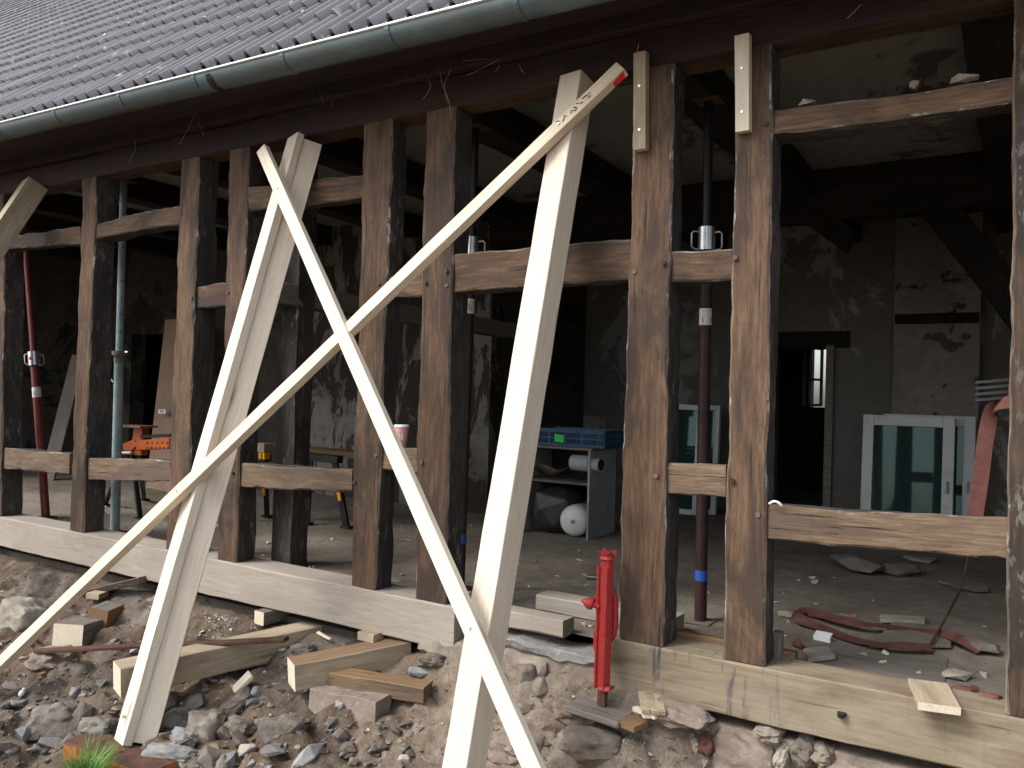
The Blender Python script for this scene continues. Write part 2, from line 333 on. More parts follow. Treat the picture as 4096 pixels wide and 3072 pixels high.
class MB:
    def __init__(s): s.v = []; s.f = []; s.m = []
    def add(s, vs, fs, mi=0):
        k = len(s.v); s.v += [V(p) for p in vs]; s.f += [[i + k for i in f] for f in fs]; s.m += [mi] * len(fs)
        return s
    def box(s, c, size, rot=None, mi=0, ch=0.0):
        sx, sy, sz = (d / 2 for d in size); rot = rot or Matrix.Identity(3); c = V(c)
        vs = [c + rot @ V((x, y, z)) for x in (-sx, sx) for y in (-sy, sy) for z in (-sz, sz)]
        return s.add(vs, [(0, 1, 3, 2), (4, 6, 7, 5), (0, 4, 5, 1), (2, 3, 7, 6), (0, 2, 6, 4), (1, 5, 7, 3)], mi)
    def bar(s, a, b, w, h, up=(0, 0, 1), mi=0):
        a, b = V(a), V(b); x = (b - a).normalized(); y = V(up).cross(x)
        if y.length < 1e-4: y = V((0, 1, 0)).cross(x)
        y.normalize(); z = x.cross(y)
        rot = Matrix((x, y, z)).transposed()
        return s.box((a + b) / 2, ((b - a).length, w, h), rot, mi)
    def cyl(s, a, b, r, r2=None, n=16, mi=0, caps=True):
        a, b = V(a), V(b); r2 = r if r2 is None else r2; x = (b - a).normalized()
        y = x.orthogonal().normalized(); z = x.cross(y)
        vs = []
        for p, q in ((a, r), (b, r2)):
            for i in range(n):
                t = 2 * math.pi * i / n; vs.append(p + (y * math.cos(t) + z * math.sin(t)) * q)
        fs = [(i, (i + 1) % n, n + (i + 1) % n, n + i) for i in range(n)]
        if caps: fs += [tuple(range(n))[::-1], tuple(range(n, 2 * n))]
        return s.add(vs, fs, mi)
    def lathe(s, c, axis, prof, n=20, mi=0):
        c = V(c); x = V(axis).normalized(); y = x.orthogonal().normalized(); z = x.cross(y); vs = []
        for h, r in prof:
            for i in range(n):
                t = 2 * math.pi * i / n; vs.append(c + x * h + (y * math.cos(t) + z * math.sin(t)) * max(r, 1e-4))
        fs = []
        for k in range(len(prof) - 1):
            for i in range(n): fs.append((k * n + i, k * n + (i + 1) % n, (k + 1) * n + (i + 1) % n, (k + 1) * n + i))
        fs += [tuple(range(n))[::-1], tuple(range((len(prof) - 1) * n, len(prof) * n))]
        return s.add(vs, fs, mi)
    def tube(s, pts, r, n=8, mi=0):
        pts = [V(p) for p in pts]; vs = []; y = None
        for k, p in enumerate(pts):
            x = (pts[min(k + 1, len(pts) - 1)] - pts[max(k - 1, 0)]).normalized()
            y = x.orthogonal().normalized() if y is None else (y - x * y.dot(x)).normalized()
            z = x.cross(y)
            for i in range(n):
                t = 2 * math.pi * i / n; vs.append(p + (y * math.cos(t) + z * math.sin(t)) * r)
        fs = [(k * n + i, k * n + (i + 1) % n, (k + 1) * n + (i + 1) % n, (k + 1) * n + i) for k in range(len(pts) - 1) for i in range(n)]
        fs += [tuple(range(n))[::-1], tuple(range((len(pts) - 1) * n, len(pts) * n))]
        return s.add(vs, fs, mi)
    def prism(s, poly, ext, mi=0):
        k = len(poly); poly = [V(p) for p in poly]; e = V(ext)
        return s.add(poly + [p + e for p in poly], [tuple(range(k))[::-1], tuple(range(k, 2 * k))] + [(i, (i + 1) % k, k + (i + 1) % k, k + i) for i in range(k)], mi)
    def hull(s, pts, mi=0):
        bm = bmesh.new(); [bm.verts.new(p) for p in pts]
        bmesh.ops.convex_hull(bm, input=bm.verts)
        bmesh.ops.delete(bm, geom=[v for v in bm.verts if not v.link_faces], context='VERTS')
        bm.verts.index_update()
        s.add([v.co.copy() for v in bm.verts], [[v.index for v in f.verts] for f in bm.faces], mi); bm.free(); return s
    def build(s, name, mats, parent=None, org=None, smooth=False, bevel=0.0):
        if not isinstance(mats, (list, tuple)): mats = [mats]
        if org is None:
            lo = [min(p[i] for p in s.v) for i in range(3)]; hi = [max(p[i] for p in s.v) for i in range(3)]
            org = V(((lo[0] + hi[0]) / 2, (lo[1] + hi[1]) / 2, lo[2]))
        org = V(org)
        me = bpy.data.meshes.new(name); me.from_pydata([p - org for p in s.v], [], s.f)
        for m in mats: me.materials.append(m)
        me.polygons.foreach_set('material_index', s.m)
        if smooth: me.polygons.foreach_set('use_smooth', [True] * len(me.polygons))
        if bevel or True:
            bm = bmesh.new(); bm.from_mesh(me)
            bmesh.ops.recalc_face_normals(bm, faces=bm.faces)
            if bevel:
                es = [e for e in bm.edges if len(e.link_faces) == 2 and e.calc_face_angle(0) > 0.5]
                bmesh.ops.bevel(bm, geom=es, offset=bevel, segments=1, affect='EDGES', clamp_overlap=True)
            bm.to_mesh(me); bm.free()
        if smooth and hasattr(me, 'set_sharp_from_angle'): me.set_sharp_from_angle(angle=R(40))
        o = bpy.data.objects.new(name, me)
        return link(o, parent, org)

def rotm(ax, ang): return Matrix.Rotation(ang, 3, ax)

def timber(name, A, B, w, d, mats, parent=None, front=(0, -1, 0), w2=None, wob=0.004, ch=0.008, bow=0.0, sd=0, seg=0.12, d2=None):
    """A hewn timber: A to B runs along the middle of its front face, w wide across the front, d deep behind it."""
    A, B = V(A), V(B); ex = (B - A); L = ex.length; ex.normalize()
    ez = V(front); ez = (ez - ex * ez.dot(ex)).normalized(); ey = ez.cross(ex)
    w2 = w if w2 is None else w2; d2 = d if d2 is None else d2
    n = max(2, int(L / seg)); rnd = random.Random(sd * 7919 + 13)
    off = V((rnd.uniform(-50, 50), rnd.uniform(-50, 50), rnd.uniform(-50, 50)))
    vs = []
    for k in range(n + 1):
        t = k / n; x = L * t; ww = (w + (w2 - w) * t) / 2; dd = d + (d2 - d) * t
        cy = bow * 4 * t * (1 - t)
        for i, (sy, z) in enumerate(((-1, 0), (1, 0), (1, -1), (-1, -1))):
            q = off + V((x * 1.7, i * 11.3, 0)); q2 = off + V((x * 6, i * 7.7, 5)); q3 = off + V((x * 19, i * 5.1, 2))
            jy = (noise.noise(q) + 0.5 * noise.noise(q2) + 0.4 * noise.noise(q3)) * wob; jz = (noise.noise(q + V((0, 0, 9))) + 0.5 * noise.noise(q2 + V((0, 0, 9)))) * wob
            c = ch * max(0.2, 0.8 + 0.7 * noise.noise(q2 + V((3, 3, 3))) + 0.7 * noise.noise(q3 + V((3, 3, 3))))
            y0 = sy * ww + jy + cy; z0 = z * dd + jz
            zi = -1 if z == 0 else 1
            a = (x, y0, z0 + zi * c); b = (x, y0 - sy * c, z0)
            vs += [a, b] if (i in (0, 2)) else [b, a]
    fs = []; mi = []
    # ring order: 0 left-side,1 front-left,2 front-right,3 right-side,4 right-back,5 back-right,6 back-left,7 left-back
    kinds = [2, 0, 2, 1, 2, 1, 2, 1]
    for k in range(n):
        for i in range(8):
            j = (i + 1) % 8; fs.append((k * 8 + i, k * 8 + j, (k + 1) * 8 + j, (k + 1) * 8 + i)); mi.append(kinds[i])
    fs += [tuple(range(8))[::-1], tuple(range(n * 8, n * 8 + 8))]; mi += [3, 3]
    mats = list(mats) if isinstance(mats, (list, tuple)) else [mats] * 4
    while len(mats) < 4: mats.append(mats[0])
    me = bpy.data.meshes.new(name); me.from_pydata(vs, [], fs)
    for m in mats: me.materials.append(m)
    me.polygons.foreach_set('material_index', mi)
    bm = bmesh.new(); bm.from_mesh(me); bmesh.ops.recalc_face_normals(bm, faces=bm.faces); bm.to_mesh(me); bm.free()
    o = bpy.data.objects.new(name, me)
    link(o, parent, A)
    o.rotation_euler = Matrix((ex, ey, ez)).transposed().to_euler()
    return o
OLD = [OAK, OAKS, OAKE, OAKL]; LOW = [OAKL, OAKS, OAKE, OAKL]; NEW = [SPRUCE, SPRUCE, SPRUCE, SAWN]; NEWD = [SPRUCED, SPRUCED, SPRUCED, SAWN]

# ------------------------------------------------------------------ ground
def lerpt(x, tab):
    if x <= tab[0][0]: return tab[0][1]
    for (a, p), (b, q) in zip(tab, tab[1:]):
        if x <= b: t = (x - a) / (b - a); t = t * t * (3 - 2 * t) * 0.5 + t * 0.5; return p + (q - p) * t
    return tab[-1][1]
PL = [(0, -0.31), (0.1, -0.35), (0.3, -0.43), (0.6, -0.53), (1.0, -0.665), (1.5, -0.76), (3, -0.95)]
PG = [(0, -0.2), (0.05, -0.23), (0.11, -0.34), (0.5, -0.56), (1.0, -0.78), (3, -0.95)]
PR = [(0, -0.5), (0.07, -0.56), (0.16, -0.6), (0.6, -0.75), (1.2, -0.88), (3, -0.95)]
def fbm(p, f, o=4): return noise.fractal(V(p) * f, 0.9, 2.1, o)
def H(x, y):
    d = max(0.0, -y)
    if y > 0.3: return -0.5 if y < 7.5 else -0.9
    l, g, r_ = lerpt(d, PL), lerpt(d, PG), lerpt(d, PR)
    a = min(1, max(0, (x + 2.75) / 0.5)); b = min(1, max(0, (x + 1.28) / 0.3))
    z = l + (g - l) * a; z = z + (r_ - z) * b
    z -= 0.09 * math.exp(-((x + 3.62) / 0.32) ** 2 - ((y + 1.25) / 0.13) ** 2)      # dug out in front of the rusty baulk
    k = min(1, d / 0.15) * (1 if d < 4 else 0.3)
    if d < 3 and -9 < x < 1.5:
        dd = noise.voronoi((x * 4.6 + 0.5 * noise.noise((x * 3, y * 3, 1)), y * 5.2, 3.3))[0]; mk = min(1, max(0, 0.75 + 1.6 * noise.noise((x * 1.1, y * 1.1, 6))))
        z += k * mk * (0.055 * min(1, (dd[1] - dd[0]) * 2.6) - 0.03)
    z += k * (0.045 * fbm((x, y, 0), 1.6, 3) + 0.03 * fbm((x, y, 4), 5, 4)) + (0.3 + 0.7 * k) * 0.016 * fbm((x, y, 8), 15, 4)
    return z
def FG(x, y):
    d = ray(x, y).normalized(); t = 1.2
    for _ in range(900):
        p = CAM + d * t
        if p.z < H(p.x, p.y): return p
        t += 0.008
    return p
def axis_steps(parts):
    o = []
    for a, b, n in parts: o += [a + (b - a) * i / n for i in range(n)]
    return o + [parts[-1][1]]
xs = axis_steps([(-90, -12, 14), (-12, -7.5, 60), (-7.5, 0.8, 520), (0.8, 12, 30), (12, 90, 14)])
ys = axis_steps([(-90, -6, 14), (-6, -1.6, 40), (-1.6, 0.06, 125), (0.06, 0.4, 6), (0.4, 7.4, 4), (7.4, 7.7, 2), (7.7, 90, 14)])
g = MB(); g.v = [V((x, y, H(x, y))) for y in ys for x in xs]
nx = len(xs)
g.f = [(j * nx + i, j * nx + i + 1, (j + 1) * nx + i + 1, (j + 1) * nx + i) for j in range(len(ys) - 1) for i in range(nx - 1)]
g.m = [0] * len(g.f)
me = bpy.data.meshes.new('ground'); me.from_pydata(g.v, [], g.f); me.materials.append(SOIL)
me.polygons.foreach_set('use_smooth', [True] * len(me.polygons))
ground = link(bpy.data.objects.new('ground', me), None, (0, 0, 0)); tag(ground, 'bank of rubbly brown soil sloping down from the house', kind='structure')

# indoor floor
FL = -0.05
fxs = axis_steps([(-11.2, 1.4, 126)]); fys = axis_steps([(0.1, 3, 60), (3, 9, 40)])
me = bpy.data.meshes.new('floor'); nx = len(fxs)
me.from_pydata([(x, y, FL + 0.010 * fbm((x, y, 2), 2.2, 4) + 0.006 * fbm((x, y, 3), 11, 3)) for y in fys for x in fxs], [], [(j * nx + i, j * nx + i + 1, (j + 1) * nx + i + 1, (j + 1) * nx + i) for j in range(len(fys) - 1) for i in range(nx - 1)])
me.materials.append(FLOORM); me.polygons.foreach_set('use_smooth', [True] * len(me.polygons))
floor = link(bpy.data.objects.new('floor', me), None, (0, 0, 0)); tag(floor, 'dusty earth and concrete floor inside the gutted rooms', kind='structure')

# ------------------------------------------------------------------ the house
house = thing('timber_frame_house', 'gutted old half-timbered house with dark oak frame and tiled roof', 'house', (0, 0, 0))
def edge_post(lt, lb, rt, rb, ztop=2.5, zbot=0.0, depth=0.14, mats=OLD, sd=0, Y=0.0):
    def xat(p, q, z):
        a, b = FY(*p, Y), FY(*q, Y); t = (z - b.z) / (a.z - b.z); return b.x + (a.x - b.x) * t
    x0, x1 = xat(lt, lb, zbot), xat(rt, rb, zbot); X0, X1 = xat(lt, lb, ztop), xat(rt, rb, ztop)
    return timber('post', ((x0 + x1) / 2, Y, zbot), ((X0 + X1) / 2, Y, ztop), x1 - x0, depth, mats, house, w2=X1 - X0, sd=sd, wob=0.012, ch=0.011, seg=0.05)
ZB = 0.004
POSTS = [
    edge_post((-22, 470), (-40, 1100), (9, 470), (2, 1100), sd=1, depth=0.16, zbot=ZB),
    edge_post((178, 402), (150, 1143), (208.5, 402), (180, 1143), sd=2, depth=0.16, zbot=ZB),
    edge_post((391, 342), (364, 1056), (429, 342), (408, 1056), sd=3, depth=0.16, zbot=ZB),
    edge_post((494, 325), (467, 1216), (537, 325), (508, 1216), sd=4, depth=0.15, zbot=ZB),
    edge_post((785, 267), (755, 1273), (847, 263), (811, 1280), sd=5, depth=0.13, zbot=ZB),
    edge_post((919, 246), (892, 1298), (984, 236), (963, 1311), sd=6, depth=0.15, zbot=ZB),
    edge_post((1368, 178), (1338, 1382), (1455, 144), (1433, 1400), sd=7, depth=0.15, zbot=ZB),
    edge_post((1588, 215), (1562, 1428), (1670, 99), (1651, 1440), sd=8, depth=0.14, zbot=ZB),
    edge_post((2190, 165), (2172, 1540), (2300, 160), (2282, 1560), sd=9, depth=0.16, zbot=ZB, mats=[OAKD, OAKS, OAKE, OAKD]),
]
def edge_rail(tl, tr, bl, br, Y=0.018, depth=0.11, mats=OLD, sd=0, bow=0.0, ext=0.0):
    a, b, c, d = FY(*tl, Y), FY(*tr, Y), FY(*bl, Y), FY(*br, Y)
    A = (a + c) / 2; B = (b + d) / 2; e = (B - A).normalized() * ext
    return timber('rail', A - e, B + e, (a - c).length, depth, mats, house, w2=(b - d).length, sd=sd, wob=0.012, ch=0.010, bow=bow, seg=0.045)
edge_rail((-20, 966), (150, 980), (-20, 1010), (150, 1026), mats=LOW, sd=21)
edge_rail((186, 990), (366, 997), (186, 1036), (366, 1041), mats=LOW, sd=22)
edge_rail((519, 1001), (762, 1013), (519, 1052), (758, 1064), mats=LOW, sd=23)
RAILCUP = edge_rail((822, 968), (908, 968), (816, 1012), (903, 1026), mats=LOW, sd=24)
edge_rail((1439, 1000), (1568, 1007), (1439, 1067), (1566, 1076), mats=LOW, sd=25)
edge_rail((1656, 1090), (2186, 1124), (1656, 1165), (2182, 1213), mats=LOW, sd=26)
edge_rail((418, 623), (490, 613), (418, 666), (490, 660), sd=27)
edge_rail((840, 601), (920, 587), (838, 640), (918, 637), sd=28)
edge_rail((980, 550), (1362, 517), (976, 631), (1362, 604), sd=29)
edge_rail((1448, 545), (1582, 535), (1448, 607), (1580, 603), sd=30)
edge_rail((-30, 512), (174, 491), (-30, 543), (172, 526), sd=31)
edge_rail((204, 486), (390, 441), (204, 520), (388, 487), sd=32, bow=0.012)
edge_rail((534, 406), (786, 379), (534, 458), (784, 427), sd=33)
edge_rail((1664, 237), (2192, 164), (1664, 292), (2192, 220), sd=34, depth=0.15)
# pegs driven through the joints
pegpx = [(1654, 268), (1589, 557), (1582, 1039), (1637, 1112), (1434, 569), (1418, 1027), (1371, 547), (1371, 588), (965, 586), (965, 617), (920, 611), (912, 998), (818, 613), (814, 984), (767, 1041), (492, 632), (504, 1022), (415, 644), (391, 461)]
for i, (px, py) in enumerate(pegpx):
    c = FY(px, py, 0); rr = 0.0115 if px > 900 else 0.010
    proud = -0.012 if i % 3 else -0.006
    MB().cyl(c + V((0, 0.02, 0)), c + V((0.001, proud, 0)), rr, rr * 0.92, 10).build('peg', OAKL if i % 2 else OAK, house)
# wall plate and eaves
XL, XR = -13.0, 1.4
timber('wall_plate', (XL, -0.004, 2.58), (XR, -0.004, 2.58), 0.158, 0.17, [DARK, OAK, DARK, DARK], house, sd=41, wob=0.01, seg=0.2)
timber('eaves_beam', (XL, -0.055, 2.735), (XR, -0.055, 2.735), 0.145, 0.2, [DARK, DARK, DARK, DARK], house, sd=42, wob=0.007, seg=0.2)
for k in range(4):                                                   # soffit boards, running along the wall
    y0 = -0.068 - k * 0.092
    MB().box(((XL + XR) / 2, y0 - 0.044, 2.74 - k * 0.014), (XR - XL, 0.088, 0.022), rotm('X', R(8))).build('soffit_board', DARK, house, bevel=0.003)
GUT = lambda x: 2.69 + 0.0172 * (-x - 1.9)                           # the gutter's rim falls slightly to the right
gm = MB(); n = 14; GR = 0.078; gx = (XL - 12, XR)
gv = []
for x in gx:
    for r0 in (GR, GR - 0.004):
        for i in range(n + 1):
            t = math.pi * i / n
            gv.append(V((x, -0.457 - r0 * math.cos(t), GUT(x) - r0 * math.sin(t))))
m_ = n + 1; gf = []
for i in range(n):
    gf.append((i, i + 1, 2 * m_ + i + 1, 2 * m_ + i)); gf.append((m_ + i, 3 * m_ + i, 3 * m_ + i + 1, m_ + i + 1))
gm.add(gv, gf)
gutter = gm.build('gutter', ZINC, house, smooth=True)
MB().cyl((gx[0], -0.457 - GR, GUT(gx[0])), (gx[1], -0.457 - GR, GUT(gx[1])), 0.0085, n=10).build('gutter_bead', GALV, gutter, smooth=True)
x = 0.9
while x > -12:
    b = MB(); pts = [V((x, -0.457 - (GR + 0.004) * math.cos(t), GUT(x) - (GR + 0.004) * math.sin(t))) for t in [math.pi * i / 12 for i in range(13)]]
    for p, q in zip(pts, pts[1:]): b.bar(p, q, 0.026, 0.005, up=(1, 0, 0)) if False else b.add([p + V((-.013, 0, 0)), p + V((.013, 0, 0)), q + V((.013, 0, 0)), q + V((-.013, 0, 0))], [(0, 1, 2, 3)])
    b.build('gutter_bracket', ZINC, gutter); x -= 0.675
xj = -3.70
b = MB(); pts = [V((xj, -0.457 - (GR + 0.006) * math.cos(t), GUT(xj) - (GR + 0.006) * math.sin(t))) for t in [math.pi * i / 12 for i in range(1, 13)]]
for p, q in zip(pts, pts[1:]): b.add([p + V((-.02, 0, 0)), p + V((.02, 0, 0)), q + V((.02, 0, 0)), q + V((-.02, 0, 0))], [(0, 1, 2, 3)])
b.build('gutter_joint', BLACK, gutter)
# roof: double-roll tiles
TH = R(44.6); UP = V((0, math.cos(TH), math.sin(TH))); NR = V((0, -math.sin(TH), math.cos(TH)))
TW, TL = 0.24, 0.35
def tile_mesh(sd):
    rnd = random.Random(sd); prof = []
    for half in (0, 1):
        x0 = half * 0.12
        prof += [(x0, 0.0), (x0 + 0.02, 0.002), (x0 + 0.032, 0.04), (x0 + 0.042, 0.054), (x0 + 0.053, 0.049), (x0 + 0.066, 0.006), (x0 + 0.09, -0.004)]
    prof.append((0.24, 0.0))
    k = len(prof); vs = []
    j = [rnd.uniform(-0.004, 0.004) for _ in prof]
    for l, dz, th in ((0.0, 0.026, 0.0), (0.18, 0.013, 0.0), (0.40, -0.003, 0.0)):
        for i, (px, pz) in enumerate(prof): vs.append(V((px, 0, 0)) + UP * (l + (j[i] if l == 0 else 0)) + NR * (pz + dz))
    for i, (px, pz) in enumerate(prof): vs.append(V((px, 0, 0)) + UP * (0.002 + j[i]) + NR * (pz + 0.006))
    fs = [(r0 * k + i, r0 * k + i + 1, (r0 + 1) * k + i + 1, (r0 + 1) * k + i) for r0 in (0, 1) for i in range(k - 1)]
    fs += [(3 * k + i, 3 * k + i + 1, i + 1, i) for i in range(k - 1)]
    return vs, fs
roof = MB()
y_e = -0.49
nb = 40
for i in range(nb):                                                  # battened underlay, just beneath the tiles
    pass
e0, e1 = V((-27, y_e + 0.09, GUT(-27) + 0.015)), V((XR, y_e + 0.09, GUT(XR) + 0.015))
roof.add([e0, e1, e1 + UP * 10.2, e0 + UP * 10.2, e0 - NR * 0.03, e1 - NR * 0.03, e1 + UP * 10.2 - NR * 0.03, e0 + UP * 10.2 - NR * 0.03], [(0, 1, 2, 3), (7, 6, 5, 4), (0, 4, 5, 1), (2, 6, 7, 3), (0, 3, 7, 4), (1, 5, 6, 2)])
roof_o = roof.build('roof', DARK, house)
pos = []
for ix in range(int((XR + 27) / TW)):
    for iy in range(29):
        x = XR - (ix + 1) * TW
        p = V((x, y_e + 0.06, GUT(x + 0.12) + 0.022)) + UP * (iy * TL)
        a = project(p + V((0.12, 0, 0)) + UP * 0.17)
        vis = a[2] > 0 and -60 < a[0] < 2260 and -60 < a[1] < 420
        pos.append((not vis, a[2], p))
pos.sort(key=lambda q: (q[0], q[1]))
tmeshes = []
for v_ in range(6):
    vs, fs = tile_mesh(v_); me = bpy.data.meshes.new('tile'); me.from_pydata(vs, [], fs); me.materials.append(TILE)
    me.polygons.foreach_set('use_smooth', [True] * len(me.polygons))
    if hasattr(me, 'set_sharp_from_angle'): me.set_sharp_from_angle(angle=R(50))
    tmeshes.append((me, vs, fs))
rest = MB()
for i, (hid, dep, p) in enumerate(pos):
    k = random.randrange(6); jit = V((random.uniform(-.003, .003), 0, 0)) + UP * random.uniform(-.006, .006) + NR * random.uniform(0, .005)
    if i < 300 and not hid:
        o = bpy.data.objects.new('tile', tmeshes[k][0]); link(o, roof_o, p + jit)
        o.rotation_euler = (random.uniform(-.008, .008), random.uniform(-.012, .012), random.uniform(-.006, .006))
    else: rest.add([p + jit + q for q in tmeshes[k][1]], tmeshes[k][2])
me = bpy.data.meshes.new('far_tile'); me.from_pydata(rest.v, [], rest.f); me.materials.append(TILE)
o = link(bpy.data.objects.new('far_tile', me), roof_o, (0, 0, 0)); tag(o, kind='stuff')
# moss tufts and lichen spots on the tiles
moss, lich, lichy = MB(), MB(), MB()
vis = [q for q in pos if not q[0]]
for i, (hid, dep, p) in enumerate(vis):
    if dep > 16: continue
    for half in (0, 1):
        if random.random() < 0.62:
            c = p + V((half * 0.12 + random.uniform(.06, .115), 0, 0)) + UP * random.uniform(-.03, .0) + NR * 0.016
            for _ in range(3):
                q = c + V((random.uniform(-.02, .02), 0, 0)) + UP * random.uniform(-.015, .02); s_ = random.uniform(.008, .018)
                moss.hull([q + V((random.gauss(0, s_), random.gauss(0, s_), random.gauss(0, s_ * .8))) for _ in range(7)])
        if random.random() < 0.10:
            c = p + V((half * 0.12 + .046, 0, 0)) + UP * random.uniform(.02, .3) + NR * 0.066; s_ = random.uniform(.007, .018)
            lich.hull([c + V((s_ * math.cos(t) * random.uniform(.7, 1.2), 0, 0)) + UP * (s_ * math.sin(t) * random.uniform(.7, 1.3)) + NR * random.uniform(-.004, .006) for t in [i * .8 for i in range(8)]])
for px, py in ((452, 62), (433, 73)):
    d = ray(px + 60, py - 14); P0 = V((0, y_e, GUT(-3) + 0.05)); t = (P0 - CAM).dot(NR) / d.dot(NR); c = CAM + d * t
    lichy.hull([c + V((.022 * math.cos(a), 0, 0)) + UP * (.022 * math.sin(a)) + NR * random.uniform(-.003, .01) for a in [i * .8 for i in range(8)]])
tag(moss.build('moss', MOSS, roof_o), kind='stuff'); tag(lich.build('lichen', LICH, roof_o), kind='stuff'); tag(lichy.build('lichen', LICHY, roof_o), kind='stuff')

# rooms behind: ceiling, joists, girder, walls
YB, YL, XRET, XFAR, XRW = 4.9, 3.0, -4.2, -10.6, 1.2
ZC = 2.76
MB().box(((XFAR + XRW) / 2, 4.6, ZC + 0.03), (XRW - XFAR, 9.0, 0.06)).build('ceiling', PLCEIL, house)
cp_ = [FZ(x, y, ZC - .012) for x, y in ((2092, 70), (2104, 110), (2096, 128), (2112, 150), (2106, 176), (2118, 196), (2122, 226), (2180, 240), (2260, 210), (2300, 90), (2230, 40), (2120, 50))]
MB().prism(cp_, (0, 0, .012)).build('bare_ceiling_patch', JOIST, house)
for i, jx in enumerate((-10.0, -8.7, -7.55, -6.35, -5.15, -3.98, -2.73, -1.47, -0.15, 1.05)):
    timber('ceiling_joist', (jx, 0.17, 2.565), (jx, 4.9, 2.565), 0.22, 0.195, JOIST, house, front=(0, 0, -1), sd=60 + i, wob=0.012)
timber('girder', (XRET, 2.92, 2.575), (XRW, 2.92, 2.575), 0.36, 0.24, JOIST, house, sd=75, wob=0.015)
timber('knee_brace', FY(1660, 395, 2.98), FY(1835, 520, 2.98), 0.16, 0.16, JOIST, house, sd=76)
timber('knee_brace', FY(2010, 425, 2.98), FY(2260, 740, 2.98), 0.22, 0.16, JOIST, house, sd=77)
def wall_with_holes(name, x0, x1, z0, z1, Y, th, holes, mat):
    """a wall along X built of butted blocks that leave the given openings"""
    b = MB(); cuts = sorted(set([x0, x1] + [h[0] for h in holes] + [h[1] for h in holes]))
    for a, c in zip(cuts, cuts[1:]):
        hs_ = sorted([(h[2], h[3]) for h in holes if h[0] <= a + 1e-6 and h[1] >= c - 1e-6]); z = z0
        for lo, hi in hs_:
            if lo > z: b.box(((a + c) / 2, Y + th / 2, (z + lo) / 2), (c - a, th, lo - z))
            z = hi
        if z < z1: b.box(((a + c) / 2, Y + th / 2, (z + z1) / 2), (c - a, th, z1 - z))
    return b.build(name, mat, house, org=(0, 0, 0))
dr0, dr1 = FY(1672, 752, YB).x, FY(1787, 752, YB).x; drz = FY(1740, 752, YB).z
wall_with_holes('interior_wall', XRET, XRW, -0.6, ZC, YB, 0.25, [(dr0, dr1, -0.6, drz)], PLWALL)
dl0, dl1 = FY(285, 722, YL).x, FY(362, 722, YL).x; dlz = FY(320, 722, YL).z
wall_with_holes('interior_wall', XFAR, -6.75, -0.6, ZC, YL, 0.2, [(dl0, dl1, -0.6, dlz)], PLDARK)  # left part of the wall, in the darker wall material
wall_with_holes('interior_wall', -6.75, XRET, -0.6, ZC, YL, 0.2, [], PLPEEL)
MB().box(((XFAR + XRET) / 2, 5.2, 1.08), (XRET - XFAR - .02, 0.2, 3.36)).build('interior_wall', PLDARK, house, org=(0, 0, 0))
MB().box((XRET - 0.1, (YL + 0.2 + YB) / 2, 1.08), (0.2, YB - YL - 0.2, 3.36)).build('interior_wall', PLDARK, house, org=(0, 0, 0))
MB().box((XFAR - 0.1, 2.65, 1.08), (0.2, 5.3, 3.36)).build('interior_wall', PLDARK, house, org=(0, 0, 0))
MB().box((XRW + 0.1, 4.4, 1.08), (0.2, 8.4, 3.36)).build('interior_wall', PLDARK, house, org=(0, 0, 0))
# darker clay daub band low down and behind the left bays, set proud of the wall
MB().box(((XFAR + -6.35) / 2, YL - 0.02, 1.35), (-6.35 - XFAR, 0.03, 2.78)).build('clay_daub_panel', PLDARK, house, org=(0, 0, 0)) if False else None
# lintel, dado strip and chimney breast on the right-hand wall
timber('lintel', (dr0 - 0.2, YB - 0.02, drz + 0.08), (dr1 + 0.2, YB - 0.02, drz + 0.08), 0.16, 0.12, JOIST, house, sd=80)
MB().box(((dr1 + 0.035), YB - 0.02, drz / 2), (0.07, 0.05, drz + 0.05)).build('door_frame', GREYW, house)
cb0, cb1 = FY(1931, 690, YB - .12), FY(2118, 690, YB - .12)
MB().box(((cb0.x + cb1.x) / 2, YB - 0.06, 1.08), (cb1.x - cb0.x, 0.115, 3.3)).build('chimney_breast', PLCHIM, house, org=(0, 0, 0))
timber('lintel', (cb0.x + 0.01, YB - 0.135, cb0.z), (cb1.x - 0.01, YB - 0.135, cb0.z), 0.09, 0.03, JOIST, house, sd=81)
hc = FY(2042, 738, YB - .118)
sh_ = MB()
for k in range(9):
    o_ = hc + V((random.gauss(0, .07), 0, random.gauss(0, .035))); r_ = random.uniform(.03, .075)
    sh_.hull([o_ + V((r_ * math.cos(t) * random.uniform(.6, 1.25), random.uniform(-.004, .0), r_ * .75 * math.sin(t) * random.uniform(.6, 1.25))) for t in [i * .52 for i in range(12)]])
sh_.build('soot_hole', BLACK, house)
# stair room behind the doorway, with a window leaf standing ajar in front of its daylight opening
YR = 8.2
wx0, wx1 = FY(1752, 800, YR).x, FY(1790, 800, YR).x
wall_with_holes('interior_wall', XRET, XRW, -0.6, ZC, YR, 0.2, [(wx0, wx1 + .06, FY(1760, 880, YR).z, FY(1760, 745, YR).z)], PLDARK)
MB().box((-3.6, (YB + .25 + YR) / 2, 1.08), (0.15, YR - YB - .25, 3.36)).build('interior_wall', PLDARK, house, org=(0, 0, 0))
a0 = FY(1738, 800, 7.55); a1 = FY(1775, 800, 7.95)
lf = MB(); z0_, z1_ = 1.02, 1.75
for t in (0, 0.36, 1):
    p = a0.lerp(a1, t); lf.bar((p.x, p.y, z0_), (p.x, p.y, z1_), 0.035, 0.035, up=(0, 1, 0))
for t in (0, 0.45, 1):
    z = z0_ + (z1_ - z0_) * t; lf.bar((a0.x, a0.y, z), (a1.x, a1.y, z), 0.03, 0.03)
lf.build('casement', PVC, house)
